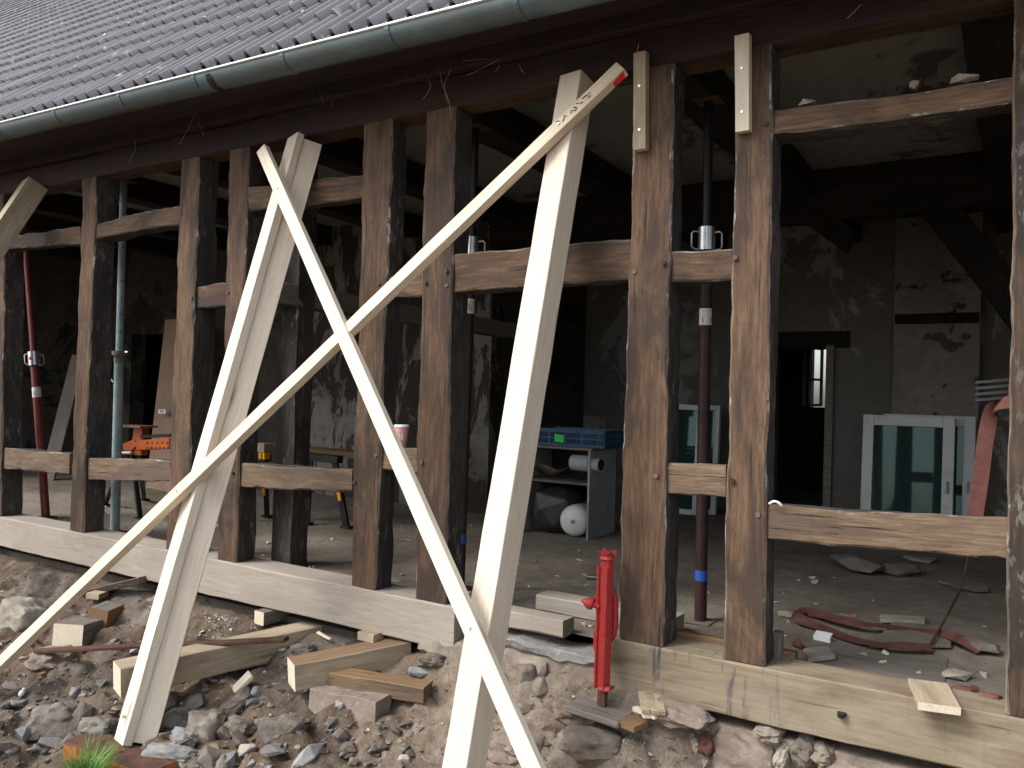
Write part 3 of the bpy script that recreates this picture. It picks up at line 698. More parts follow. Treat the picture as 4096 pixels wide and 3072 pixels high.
# partition frame between the two rooms
ip0 = FZ(605, 1226, FL); 
edge = [FX(582, 608, ip0.x), FX(582, 656, ip0.x)]
zt, zb = edge[0].z, edge[1].z
a, b_ = FY(601, 700, ip0.y), FY(641, 700, ip0.y)
timber('partition_post', ((a.x + b_.x) / 2, ip0.y, FL), ((a.x + b_.x) / 2 - .005, ip0.y, ZC), b_.x - a.x, 0.15, [OAKS, OAKS, OAKE, OAKS], house, sd=90)
px_ = (a.x + b_.x) / 2
timber('partition_rail', (px_ + .08, 0.03, (zt + zb) / 2), (px_ + .08, 2.98, (zt + zb) / 2 - .02), zt - zb, 0.13, [GREYW, OAKS, OAKE, OAKS], house, front=(1, 0, 0), sd=91)

# ------------------------------------------------------------------ new sill beams
sb = FY(729, 1350, -0.012).z
se = FY(981, 1330, -0.012).x
sl = timber('sill_beam', (-9.2, -0.012, sb / 2), (se, -0.012, sb / 2), -sb, 0.21, [SILLP, SILLP, SILLP, SILLP], None, sd=101, wob=0.005, ch=0.006)
tag(sl, 'long pale new sill beam under the left-hand posts', 'beam', 'new sill beams')
rb0 = FY(1313, 1400, -0.012); rz = FY(1313, 1486, -0.012).z
sr = timber('sill_beam', (rb0.x, -0.012, rz / 2), (1.3, -0.012, rz / 2), -rz, 0.21, [SILLS, SILLS, SILLS, SILLP], None, sd=102, wob=0.004, ch=0.006)
tag(sr, 'stained yellow oak sill beam under the right-hand posts, with a dark bolt hole', 'beam', 'new sill beams')
bh = FY(1819, 1540, -0.012)
MB().hull([bh + V((.016 * math.cos(t), y_, .033 * math.sin(t))) for t in [i * .45 for i in range(14)] for y_ in (.006, -.009)]).build('bolt_hole', BLACK, sr)
for px, py, hgt, wd in ((1466, 1445, .17, .02), (1502, 1435, .07, .012), (1521, 1440, .07, .01)):
    t_ = FY(px, py - 22, -0.0165); MB().add([t_ + V((-wd / 2, 0, 0)), t_ + V((wd / 2, 0, 0)), t_ + V((wd * .05, 0, -hgt)), t_ + V((-wd * .1, 0, -hgt * .9))], [(0, 1, 2, 3)]).build('iron_stain', INK, sr) if False else None

# foundation of rubble masonry beneath the sills
fnd = thing('rubble_foundation', 'rubble stone foundation wall below the right sill beam', 'wall', (-1, 0.1, -0.9))
MB().box((-1.6 - 3.95, 0.135, -0.62), (7.9, 0.12, 0.70)).build('wall_core', PLDARK, fnd)  # dark material paints in the shadow of the gap under the left sill
MB().box((-0.1, 0.105, -0.62), (2.9, 0.18, 0.70)).build('wall_core', MORTAR, fnd)
timber('mortar_ledge', (-2.24, -0.012, -0.125), (-1.45, -0.010, -0.115), 0.045, 0.2, LEDGE, fnd, sd=95, wob=0.03, ch=0.015, seg=0.03)
timber('mortar_ledge', (-2.6, -0.0, -0.20), (-1.36, 0.0, -0.18), 0.09, 0.16, MORTAR, fnd, sd=96, wob=0.05, ch=0.02, seg=0.04)
def rock_pts(c, sx, sy, sz, rot, rnd, n=16, flat=0.0):
    o = []
    for _ in range(n):
        d = V((rnd.gauss(0, 1), rnd.gauss(0, 1), rnd.gauss(0, 1))).normalized()
        m = max(abs(d.x), abs(d.y), abs(d.z)); d = d.lerp(d / m, 0.55) * rnd.uniform(0.85, 1.05)
        o.append(V(c) + rot @ V((d.x * sx, d.y * sy, d.z * sz)))
    return o
def boulder(name, c, sx, sy, sz, rot, mat, parent=None, sd=0):
    bm = bmesh.new(); bmesh.ops.create_icosphere(bm, subdivisions=4, radius=1)
    off = V((sd * 3.7, sd * 1.3, sd * 9.1)); vs = []
    for v in bm.verts:
        d = v.co.copy(); m = max(abs(d.x), abs(d.y), abs(d.z)); q = d.lerp(d / m, 0.3)
        q = q * (1 + 0.26 * noise.noise(d * 1.4 + off) + 0.13 * noise.noise(d * 3.6 + off) + 0.06 * noise.noise(d * 9 + off) - 0.10 * abs(noise.noise(d * 2.2 + off * 2)))
        vs.append(V(c) + rot @ V((q.x * sx, q.y * sy, q.z * sz)))
    bm.verts.index_update(); mb = MB().add(vs, [[v.index for v in f.verts] for f in bm.faces]); bm.free()
    return mb.build(name, mat, parent, smooth=True)
rnd = random.Random(5)
for px, py, w_, h_, m in ((1425, 1606, 150, 105, ROCK), (1612, 1640, 150, 120, ROCKP), (1696, 1632, 36, 62, ROCKW), (1740, 1622, 52, 56, ROCK), (1508, 1618, 30, 84, ROCKW), (1532, 1600, 44, 40, BRICK), (1530, 1660, 50, 60, MORTAR), (1818, 1668, 120, 66, ROCKP), (1330, 1640, 90, 90, ROCKP), (1780, 1625, 50, 40, MORTAR), (1905, 1680, 110, 60, ROCK), (2000, 1690, 110, 50, ROCKP), (1665, 1580, 60, 30, MORTAR)):
    c = FY(px, py, 0.03); k = pxm(c)
    boulder('stone', c, w_ * k * .5, 0.085, h_ * k * .5, rotm('Y', rnd.uniform(-.2, .2)), m, fnd, sd=px)

# ------------------------------------------------------------------ raking props and lath braces
A0, A1 = FY(632, 292, -0.06), FY(255, 1603, -1.0)
propA = thing('raking_prop', 'left pale timber prop leaning against the eaves, its foot on a rusty baulk', 'timber prop', A1, 'raking timber props')
fr = V((-0.34, -1, 0.25)); A1d = V((0.055, 0.015, 0))
timber('plank', A0, A1, 0.135, 0.045, NEW, propA, front=fr, sd=111, wob=0.002, ch=0.003)
offA = V((0.088, 0.05, 0.0))
timber('plank', A0 + offA + V((0, 0, -.03)), A1 + offA, 0.14, 0.05, NEW, propA, front=V((0.95, -0.75, 0.1)), sd=112, wob=0.002, ch=0.003)
nl = A1 + (A0 - A1) * 0.035 + fr.normalized() * 0.004
MB().cyl(nl, nl + fr.normalized() * 0.008, 0.008, n=8).build('screw_head', GALV, propA)
B0, B1 = FY(1232, 157, -0.06), FY(957, 1800, -0.85)
propB = thing('raking_prop', 'pale timber prop right of the cross, rising beside the wide opening', 'timber prop', B1, 'raking timber props')
timber('beam', B0, B1, 0.118, 0.12, NEW, propB, front=V((-0.12, -1, 0.2)), sd=113, wob=0.002, ch=0.004)
E0, E1 = FY(84, 396, -0.05), FY(-60, 610, -0.5)
propE = thing('raking_prop', 'greyish timber prop cut off by the left picture edge', 'timber prop', E1, 'raking timber props')
ed = (E1 - E0).normalized()
timber('beam', E0, E1 + ed * 2.0, 0.15, 0.13, [SPRUCED, SPRUCED, SPRUCED, SAWN], propE, front=V((1.0, -0.35, -0.3)), sd=114, wob=0.002, ch=0.004)
def on_line(P, Q, py):
    lo, hi = 0.0, 1.0
    for _ in range(40):
        m = (lo + hi) / 2
        if project(P + (Q - P) * m)[1] < py: lo = m
        else: hi = m
    return P + (Q - P) * lo
def lath(name, label, p_img, P, q_img, Q, t0, t1, sd, wd=0.06, th=0.032, off=0.05, mats=None):
    # P, Q: the prop points it is screwed to; the lath passes in front of both
    a = CAM + (ray(*p_img)) * ((P.y - off - CAM.y) / ray(*p_img).y); b = CAM + (ray(*q_img)) * ((Q.y - off - CAM.y) / ray(*q_img).y)
    d = b - a
    A, B = a + d * t0, a + d * t1
    o = timber(name, A, B, wd, th, mats or NEW, None, front=V((-0.1, -1, 0.28)), sd=sd, wob=0.0015, ch=0.002)
    return tag(o, label, 'lath', 'crossed lath braces'), A, B
Pc, Qc = on_line(A0, A1, 400), on_line(B0, B1, 1350)
lc, LC0, LC1 = lath('brace_lath', 'pale lath running down right from the eaves, in front of the cross', (597, 400), Pc, (1012, 1350), Qc, -0.125, 1.5, 121, off=0.11, wd=0.07, th=0.036)
Pd, Qd = on_line(B0, B1, 260), on_line(A0, A1, 1030)
ld_, LD0, LD1 = lath('brace_lath', 'long pale lath with red painted end, sloping down to the left', (1213, 262), Pd, (405, 1038), Qd, -0.135, 1.75, 122, off=0.06, wd=0.066, th=0.044, mats=[SPRUCEY, SPRUCEY, SPRUCEY, SAWN])
ldir = (LD1 - LD0).normalized()
rp = timber('red_end', LD0 - ldir * 0.001, LD0 + ldir * 0.055, 0.0575, 0.0415, REDPT, None, front=V((-0.1, -1, 0.28)), sd=123, wob=0, ch=0.002) if False else None
ri = timber('red_paint', LD0 - ldir * 0.0015, LD0 + ldir * 0.075, 0.0655, 0.038, REDPT, None, front=V((-0.1, -1, 0.28)), sd=123, wob=0, ch=0.002)
ri.location += V((0.1, 1, -0.28)).normalized() * 0.007 - (V((0, -1, 0)).cross(ldir)).normalized() * 0.0
bpy.context.view_layer.update()
mw = ri.matrix_world.copy(); ri.parent = ld_; ri.matrix_parent_inverse = ld_.matrix_world.inverted(); ri.matrix_world = mw
# dark pencil scribbles and screws on the laths
nrm = V((-0.1, -1, 0.28)).normalized(); dm = MB(); rnd = random.Random(9)
for k in range(16):
    q = LD0 + ldir * (.17 + .012 * k + rnd.uniform(-.01, .01)); sdir = nrm.cross(ldir).normalized(); nn = ldir.cross(sdir).normalized(); nn = nn if nn.y < 0 else -nn
    c = q + sdir * rnd.uniform(-.016, .016) + nn * .0035; e = (ldir * rnd.uniform(-1, 1) + sdir * rnd.uniform(-1, 1)).normalized() * rnd.uniform(.004, .011)
    dm.bar(c - e, c + e, .003, .002, up=nn)
dmo = dm.build('pencil_scribble', INK, None); dmo.parent = ld_; bpy.context.view_layer.update(); dmo.matrix_parent_inverse = ld_.matrix_world.inverted()
for lo_, (La, Lb), ts in ((lc, (LC0, LC1), (.083, .695)), (ld_, (LD0, LD1), (.075, .62))):
    for t in ts:
        q = La.lerp(Lb, t); MB().cyl(q + nrm * .0, q + nrm * .006, .006, n=8).build('screw_head', GALV, None)
        s_ = C.objects[-1]; s_.parent = lo_; s_.matrix_parent_inverse = lo_.matrix_world.inverted()
# short battens screwed to the tops of two posts
for (tl, bl, wpx, lab, sd) in (((1381, 112), (1381, 322), 30, 'short pale batten on the post left of the double-post gap', 131), ((1602, 74), (1603, 283), 33, 'cleaner pale batten on the post beside the wide right opening', 132)):
    a, b = FY(*tl, -0.062), FY(*bl, -0.045)
    o = timber('batten', a, b, wpx * pxm(b) * 0.95, 0.042, NEW if sd == 132 else NEWD, None, sd=sd, wob=0.0015, ch=0.002)
    tag(o, lab, 'batten', 'battens screwed to posts')
    for t in (0.35, 0.8):
        q = a.lerp(b, t); MB().cyl(q + V((0, .002, 0)), q + V((0, -.003, 0)), 0.006, n=8).build('screw_head', GALV, None)
        s_ = bpy.context.scene.collection.objects[-1]
        s_.parent = o; bpy.context.view_layer.update(); s_.matrix_parent_inverse = o.matrix_world.inverted()

# ------------------------------------------------------------------ steel props
def steel_prop(base, top, label, mat_o, mat_i, tc, handles=True, stick=None, tape=None, r=0.03, red_dot=False, digits=False):
    base, top = V(base), V(top); ax = (top - base)
    t = thing('steel_prop', label, 'steel prop', base, 'adjustable steel props')
    P = lambda k: base + ax * k
    MB().cyl(P(0) + V((0, 0, .006)), P(tc), r, n=16).build('outer_tube', mat_o, t, smooth=True)
    MB().cyl(P(tc - .02), P(1) - V((0, 0, .006)), r * .78, n=16).build('inner_tube', mat_i, t, smooth=True)
    MB().box(base + V((0, 0, .004)), (0.13, 0.13, 0.008)).build('base_plate', GREYW if digits else RUST, t, bevel=.002)
    MB().box(top - V((0, 0, .004)), (0.13, 0.13, 0.008)).build('head_plate', RUST, t, bevel=.002)
    d = ax.normalized(); L = ax.length
    if handles:
        c0, c1 = P(tc) - d * 0.03, P(tc) + d * 0.085
        col = MB().cyl(c0, c1, r * 1.42, n=18).build('collar', GALV, t, smooth=True)
        side = V((math.cos(YAW), math.sin(YAW), 0))
        for s_ in (-1, 1):
            k = side * s_
            MB().tube([c0 + d * .092 + k * r * 1.3, c0 + d * .096 + k * (r + .035), c0 + d * .085 + k * (r + .046), c0 + d * .02 + k * (r + .046), c0 + d * .008 + k * (r + .035), c0 + d * .004 + k * r * 1.3], 0.0045, 6).build('handle', GALV, col, smooth=True)
        if red_dot:
            q = P(tc) + d * 0.03 - _f * (r * 1.44); MB().cyl(q, q - _f * .002, 0.016, n=14).build('red_sticker', REDPT, col)
    else:
        c0 = P(tc)
        MB().cyl(c0 - d * .02, c0 + d * .012, r * 1.5, n=18).cyl(c0 - d * .075, c0 - d * .02, r * 1.12, n=18).build('collar', GREYW, t, smooth=True)
        MB().cyl(c0 - V((.075, .02, -.005)), c0 + V((.075, .02, .005)), 0.008, n=8).build('locking_pin', GALV, t)
        h = MB()
        for k in range(12):
            q = P(tc + .06 + k * .048); side = (V((math.cos(YAW), math.sin(YAW), 0)) * .55 - V((_f.x, _f.y, 0)) * .8).normalized()
            h.cyl(q + side * (r * .72), q + side * (r * .785), 0.006, n=8)
        tag(h.build('pin_holes', BLACK, t), kind='stuff')
        q = P(tc - .08); MB().bar(q + V((-.10, -.03, .05)), q + V((-.01, -.035, -.01)), .008, .008).build('bent_nail', GALV, t)
    if stick is not None:
        st = MB().cyl(P(stick) - d * .042, P(stick) + d * .042, r * 1.03, n=20).build('paper_sticker', PAPER, t, smooth=True)
        if digits:
            fc = P(stick) - V((_f.x, _f.y, 0)).normalized() * (r * 1.05); sd_ = V((math.cos(YAW), math.sin(YAW), 0))
            for k in (-1, 1):
                c = fc + sd_ * (k * .015) - d * .016 + V((_f.x, _f.y, 0)) * (.0045)
                ring = MB()
                for (ox, oz, ww, hh) in ((-.005, 0, .0025, .02), (.005, 0, .0025, .02), (0, .01, .0125, .0025), (0, -.01, .0125, .0025)) + (((0, 0, .0125, .0025),) if k == 1 else ()):
                    ring.box(c + sd_ * ox + d * oz, (ww, .002, hh), rotm('Z', YAW))
                ring.box(c + d * .045 - sd_ * 0.0, (.014, .002, .003), rotm('Z', YAW)).box(c + d * .04 - sd_ * .006 * k, (.003, .002, .009), rotm('Z', YAW))
                ring.build('red_digit', REDPT, st)
        else:
            fc = P(stick) - V((_f.x, _f.y, 0)).normalized() * (r * 1.04); b = MB()
            for k in range(3): b.box(fc + d * (-.02 + k * .013) + V((math.cos(YAW), math.sin(YAW), 0)) * random.uniform(-.004, .004), (.02, .0015, .003), rotm('Z', YAW))
            b.build('printed_lines', INK, st)
    if tape is not None:
        MB().cyl(P(tape) - d * .026, P(tape) + d * .026, r * 1.05, n=18).build('blue_tape', BLUET, t, smooth=True)
    return t
pa = FZ(99, 1118, FL); pt = FY(52, 436, pa.y); 
def frac(base, top, py): return (on_frac(base, top, py))
def on_frac(base, top, py):
    lo, hi = 0.0, 1.0
    for _ in range(40):
        m = (lo + hi) / 2
        if project(base + (top - base) * m)[1] > py: lo = m
        else: hi = m
    return lo
def mkprop(bpx, tpx, ytop, label, mo, mi, cpy, **k):
    b = FZ(*bpx, FL); t = FY(*tpx, b.y)
    t = b + (t - b) * ((2.565 - b.z) / (t.z - b.z))
    for key in ('stick', 'tape'):
        if key in k: k[key] = on_frac(b, t, k[key])
    return steel_prop(b, t, label, mo, mi, on_frac(b, t, cpy), **k)
mkprop((99, 1118), (58, 560), 0, 'red steel prop with a silver collar and red dot, far left', REDT, REDT, 782, stick=848, red_dot=True, r=0.032)
mkprop((248, 1150), (266, 440), 0, 'worn blue-green steel prop with pin holes near the orange stand', GALVP, GALVP, 762, handles=False, r=0.034)
mkprop((993, 1272), (1027, 290), 0, 'dark red steel prop beside the post left of the wide bay', DREDT, BLACK, 545, stick=662, tape=1163, r=0.028)
mkprop((1513, 1343), (1530, 300), 0, 'dark steel prop with red digits on its sticker, between two right posts', DREDT, BLACK, 528, stick=685, tape=1242, r=0.03, digits=True)

# ------------------------------------------------------------------ things on and behind the frame
# coffee cup on a low rail
rc = FY(866, 968, 0.018); zc = rc.z - 0.002
cu = FY(867, 940, 0.07); cx = cu.x; top_z = FY(864, 917, 0.07).z
cup = thing('coffee_cup', 'pink paper coffee cup with white lid on the low rail', 'cup', (cx, 0.07, zc))
hh = top_z - zc
MB().lathe((cx, .07, zc), (0, 0, 1), [(0, .027), (.002, .0285), (hh - .012, .0395)], 24).build('cup_body', PINK, cup, smooth=True)
MB().lathe((cx, .07, zc + hh - .014), (0, 0, 1), [(0, .041), (.004, .0425), (.006, .0415), (.013, .039), (.0135, .034), (.014, .02)], 24).build('lid', WHITEP, cup, smooth=True)
dirc = (CAM - V((cx, .07, 0))); dirc.z = 0; dirc.normalize(); sdc = V((-dirc.y, dirc.x, 0))
lg = MB(); vs = []
for i in range(18):
    t = 2 * math.pi * i / 18; u, v_ = .013 * math.cos(t), .019 * math.sin(t); rr = .0295 + .011 * ((hh * .5 + v_) / hh) + .0006
    an = u / rr; vs.append(V((cx, .07, zc + hh * .5 + v_)) + (dirc * math.cos(an) + sdc * math.sin(an)) * rr)
lg.add(vs, [tuple(range(18))]).build('printed_emblem', CREAM, cup)

# blue crate on the old cabinet
q = FZ(1270, 1167, FL); yc = q.y
c_r = FY(1268, 973, yc); c_l = FY(1130, 1010, yc)
xl, xr, zt_ = FY(1124, 1100, yc).x, q.x, FY(1268, 974, yc).z
dpt = FX(1327, 1150, q.x).y - yc
cab = thing('open_cabinet', 'gutted grey cabinet with open front standing on the floor', 'cabinet', ((xl + xr) / 2, yc + dpt / 2, FL))
MB().box((xr - .009, yc + dpt / 2, (FL + zt_) / 2), (.018, dpt, zt_ - FL)).build('side_panel', GREYP, cab, bevel=.002)
MB().box((xl + .009, yc + dpt / 2, (FL + zt_) / 2), (.018, dpt, zt_ - FL)).build('side_panel', GREYP, cab, bevel=.002)
MB().box(((xl + xr) / 2, yc + dpt / 2, zt_ + .011), (xr - xl + .04, dpt + .02, .02)).build('cabinet_top', GREYW, cab, bevel=.002)
MB().box(((xl + xr) / 2, yc + dpt - .006, (FL + zt_) / 2), (xr - xl - .038, .01, zt_ - FL)).build('back_panel', BLACK, cab)
zs = FY(1190, 1040, yc).z
MB().box(((xl + xr) / 2, yc + dpt / 2, zs), (xr - xl - .037, dpt - .02, .018)).build('shelf', GREYW, cab)
pg = MB(); n = 10; pv = []
for i in range(n + 1):
    for j in range(5):
        u, v_ = i / n, j / 4
        pv.append(V((xl + .03 + u * .36, yc + .02 + v_ * .22, zs + .03 + .13 * u * (1 - .5 * v_) + .05 * math.sin(u * 5 + v_ * 3) * (1 - v_ * .4))))
pg.add(pv, [(i * 5 + j, i * 5 + j + 1, (i + 1) * 5 + j + 1, (i + 1) * 5 + j) for i in range(n) for j in range(4)])
tag(pg.build('crumpled_paper', CARD, None), 'crumpled brown packing paper on the cabinet shelf', 'paper')
pc = FY(1285, 1003, yc + .06)
pp = thing('pipe_stub', 'short grey stove pipe lying through the cabinet side', 'pipe', pc)
MB().lathe(pc + V((-.2, .02, 0)), (1, -.12, 0), [(0, .062), (.17, .062), (.172, .05), (.23, .05), (.26, .052), (.262, .045), (.2, .044)], 22).build('pipe_wall', GREYP, pp, smooth=True)
MB().lathe(pc + V((.055, -.011, 0)), (1, -.12, 0), [(0, .044), (.003, .044)], 18).build('pipe_mouth', BLACK, pp)
bx0, bx1 = xl + .05, FY(1232, 1100, yc).x
o = MB().hull(rock_pts(((bx0 + bx1) / 2, yc + .2, FL + .19), (bx1 - bx0) / 2, .19, .2, Matrix.Identity(3), random.Random(3), 60)).build('black_bin', BTARP, None, bevel=.01)
tag(o, 'bulging black plastic bin inside the cabinet', 'bin')
gb = FY(1241, 1122, yc + .03); rad = .5 * (FY(1241, 1158, yc + .03) - FY(1241, 1090, yc + .03)).length
gc = V((gb.x, yc + .02, FL + rad + .006))
gbt = thing('expansion_vessel', 'white round pressure vessel lying in the cabinet, seen end on', 'tank', (gc.x, yc + .1, FL))
MB().lathe(gc, (-.25, 1, 0), [(-.03, .004), (-.028, rad * .3), (-.015, rad * .7), (.01, rad * .92), (.045, rad), (.3, rad), (.34, rad * .8)], 28).build('vessel_shell', ENAMEL, gbt, smooth=True)
MB().lathe(gc + V((.008, -.033, 0)), (-.25, 1, 0), [(0, .018), (.006, .02)], 16).build('end_cap', GREYP, gbt); MB().cyl(gc + V((.009, -.036, 0)), gc + V((.008, -.03, 0)), .006, n=8).build('valve', BLACK, gbt)
kx0, kx1 = FY(1153, 950, yc + .02).x, FY(1306, 950, yc + .02).x; kz0 = zt_ + .022; kz1 = FY(1200, 925, yc + .02).z; ky0, ky1 = yc + .02, yc + .36
cr = thing('plastic_crate', 'dark blue plastic crate with a green tag on the cabinet', 'crate', ((kx0 + kx1) / 2, (ky0 + ky1) / 2, kz0))
MB().box(((kx0 + kx1) / 2, (ky0 + ky1) / 2, kz0 + .006), (kx1 - kx0 - .02, ky1 - ky0 - .02, .01)).build('crate_base', BLUEC, cr)
def crate_side(p, q):
    b = MB(); L = (V(q) - V(p)).length; H_ = kz1 - kz0
    for z, t in ((.012, .022), (H_ * .48, .012), (H_ - .016, .03)): b.bar(V(p) + V((0, 0, z)), V(q) + V((0, 0, z)), .014, t)
    k = int(L / .016)
    for i in range(k + 1):
        s_ = V(p).lerp(V(q), i / k); w_ = .016 if i % 9 == 0 else .006
        b.box(s_ + V((0, 0, H_ / 2)), (w_, .010, H_ - .01) if abs(q[0] - p[0]) > .01 else (.010, w_, H_ - .01))
    b.build('crate_side', BLUEC, cr)
crate_side((kx0, ky0, kz0), (kx1, ky0, kz0)); crate_side((kx0, ky1, kz0), (kx1, ky1, kz0)); crate_side((kx0, ky0 + .008, kz0), (kx0, ky1 - .008, kz0)); crate_side((kx1, ky0 + .008, kz0), (kx1, ky1 - .008, kz0))
gt = FY(1208, 947, ky0 - .011)
MB().box(gt, (.082, .003, .06), rotm('Y', .06)).build('green_tag', GREENT, cr)

# window units leaning on the back wall
def window_unit(cx, y, w_, h_, label, tilt=0.10, rz=0.0, glassm=GLASS, handle=True, bar=0.075, name='window_unit'):
    t = thing(name, label, 'window', (cx, y, FL), 'white window units leaning indoors')
    rot = rotm('Z', rz) @ rotm('X', -tilt); o = V((cx, y, FL + .004))
    P = lambda x, yy, z: o + rot @ V((x, yy, z))
    def bx(n, x, z, sx, sz, th, m, yy=0.0):
        return MB().box(P(x, yy, z), (sx, th, sz), rot).build(n, m, t, bevel=.004)
    bx('frame_bar', -(w_ - bar) / 2, h_ / 2, bar, h_, .07, PVC); bx('frame_bar', (w_ - bar) / 2, h_ / 2, bar, h_, .07, PVC)
    bx('frame_bar', 0, bar / 2, w_ - 2 * bar - .001, bar, .068, PVC); bx('frame_bar', 0, h_ - bar / 2, w_ - 2 * bar - .001, bar, .068, PVC)
    bx('pane', 0, h_ / 2, w_ - 2 * bar + .004, h_ - 2 * bar + .004, .02, glassm, .008)
    if handle: bx('handle', (w_ / 2 - bar * .5), h_ * .42, .02, .1, .02, GREYP, -.045)
    return t
YW = 4.42
a, b_ = FY(1866, 896, YW + .06), FY(2064, 900, YW + .06)
hw = a.z - FL
window_unit((a.x + b_.x) / 2, YW, b_.x - a.x, hw, 'white window with teal glass at the front of the right-hand stack', 0.07, 0.0, bar=.088)
window_unit((a.x + b_.x) / 2 + .145, YW + .13, b_.x - a.x, hw + .012, 'white window showing only its right edge behind the teal one', 0.07, 0.0, bar=.088)
a, b_ = FY(1398, 872, 4.3), FY(1516, 876, 4.3); hw2 = a.z - FL
window_unit((a.x + b_.x) / 2, 4.25, b_.x - a.x, hw2, 'white window half hidden by the thick post and dark prop', 0.09, 0.05, bar=.05)
window_unit((a.x + b_.x) / 2 + .12, 4.42, b_.x - a.x, hw2, 'rear white window leaning behind another, right of the dark prop', 0.09, 0.05, bar=.05)

# left room: leaning board, cardboard, saw stand, trestles
bb = FZ(100, 1038, FL); bt = FX(158, 800, bb.x + .35); 
bt = FY(156, 818, bb.y + .35)
o = timber('leaning_board', bb, bb + (bt - bb) * 1.25, 0.19, 0.025, GREYW, None, front=V((.3, -1, .1)), sd=141, wob=.001, ch=.002)
tag(o, 'greyish board leaning at a slant behind the red steel prop', 'board')
ca = FY(352, 990, 2.0); cb = FY(362, 690, 2.55)
cs = thing('cardboard_sheet', 'tall brown cardboard sheet with a white label leaning in the doorway', 'cardboard', ca)
cm = MB(); w0 = .42; cm.add([ca + V((-.3, 0, -.55)), ca + V((.25, -.05, -.55)), cb + V((.3, 0, 0)), cb + V((-.07, .02, 0)), ca + V((-.3, .012, -.55)), ca + V((.25, -.038, -.55)), cb + V((.3, .012, 0)), cb + V((-.07, .032, 0))], [(0, 1, 2, 3), (7, 6, 5, 4), (0, 4, 5, 1), (1, 5, 6, 2), (2, 6, 7, 3), (3, 7, 4, 0)])
cm.build('sheet', CARD, cs)
def on_sheet(px, py):
    n_ = ((cb - ca).cross(V((1, -.09, 0)))).normalized(); d = ray(px, py); return CAM + d * ((ca - CAM).dot(n_) / d.dot(n_)) - (n_ if n_.y > 0 else -n_) * .008
lp = [on_sheet(343, 885), on_sheet(359, 885), on_sheet(359, 894), on_sheet(343, 894)]
lb = MB().add(lp, [(0, 1, 2, 3)]).build('white_label', PAPER, cs)
lp2 = [p + V((0, -.003, 0)) for p in (on_sheet(347, 886.5), on_sheet(356, 886.5), on_sheet(356, 892), on_sheet(347, 892))]
MB().add(lp2, [(0, 1, 2, 3)]).build('printed_block', GREYP, lb)

ys_ = 0.86
def QY(x, y, yy=ys_): return FY(x, y, yy)
st = thing('saw_stand', 'orange steel saw stand on black legs behind the low rail', 'saw stand', FZ(270, 1112, FL))
k = pxm(QY(300, 950))
MB().bar(QY(300, 962), QY(372, 958), 0.06, 22 * k, up=(0, 0, 1)).build('orange_beam', ORANGE, st, bevel=.006)
MB().bar(QY(308, 943, ys_ + .02), QY(372, 940, ys_ + .02), 0.05, 7 * k).build('black_rail', BLACK, st, bevel=.003)
mk = MB()
for i in range(5): mk.cyl(QY(318 + i * 11, 957, ys_ - .033), QY(318 + i * 11, 957, ys_ - .028), .008, n=8)
for i in range(6): mk.box(QY(318 + i * 9, 967.5, ys_ - .032), (.022, .003, .014 + .004 * (i % 2)))
mk.build('beam_markings', INK, st)
MB().prism([QY(289, 922), QY(306, 921), QY(307, 953), QY(304, 984), QY(287, 984), QY(284, 955)], (0, .07, 0)).build('bracket', ORANGE, st, bevel=.005)
MB().prism([QY(265, 958, ys_ - .02), QY(286, 950, ys_ - .02), QY(296, 962, ys_ - .02), QY(282, 974, ys_ - .02), QY(265, 973, ys_ - .02)], (0, .05, 0)).build('clamp_jaw', ORANGE, st, bevel=.004)
MB().cyl(QY(266, 978, ys_ - .02), QY(285, 978, ys_ - .02), .016, n=12).build('clamp_grip', GALV, st, smooth=True)
MB().bar(QY(264, 919), QY(322, 922), .16, 4 * k).build('support_plate', BROWNW, st)
for a, b_ in (((286, 984), (303, 1121)), ((262, 1000), (226, 1092)), ((300, 990), (312, 1080))):
    q0 = QY(*a); q1 = FZ(*b_, FL); MB().bar(q0, q1, .035, .03).box(q1 + V((0, 0, .008)), (.09, .05, .014)).build('leg', BLACK, st)
def sawhorse(tops, feet, label, latches):
    f0 = [FZ(*p, FL) for p in feet]
    c = sum(f0, V()) / len(f0); t = thing('sawhorse', label, 'sawhorse', (c.x, c.y, FL), 'folding sawhorses')
    tp = [FY(*p, c.y) for p in tops]
    MB().bar(tp[0], tp[1], .07, .06).build('top_bar', BLACK, t, bevel=.004)
    for i, f in enumerate(f0):
        q = tp[0].lerp(tp[1], .15 + .7 * (i % 2)) - V((0, 0, .02)) if len(f0) > 1 else tp[0]
        l_ = MB().bar(q, f, .04, .045).box(f + V((0, 0, .01)), (.09, .06, .02)).build('leg', BLACK, t)
        MB().bar(q.lerp(f, .42) + V((.02, -.04, 0)), q.lerp(f, .58) + V((.02, -.04, 0)), .02, .03).build('latch', YELLOW, l_, bevel=.003)
    return t
s1 = sawhorse(((660, 985), (735, 993)), ((663, 1133), (749, 1141)), 'black folding sawhorse with yellow latches, right of the inner post', 0)
s2 = sawhorse(((535, 985), (580, 988)), ((455, 1128), (577, 1118)), 'black folding sawhorse with yellow latches, left of the inner post', 0)
q0, q1 = FY(552, 967, 1.35), FY(775, 985, 1.75)
o = timber('work_plank', q0, q1, .05, .22, [BROWNW, BROWNW, BROWNW, SPRUCED], None, sd=151, wob=.001, ch=.002)
tag(o, 'brown work plank laid across the black sawhorses', 'plank')
o = MB().box(FY(568, 967, 1.3), (.14, .1, .075)).build('wood_block', SPRUCED, None, bevel=.003); tag(o, 'pale wood block on the work plank by the inner post', 'wood block')
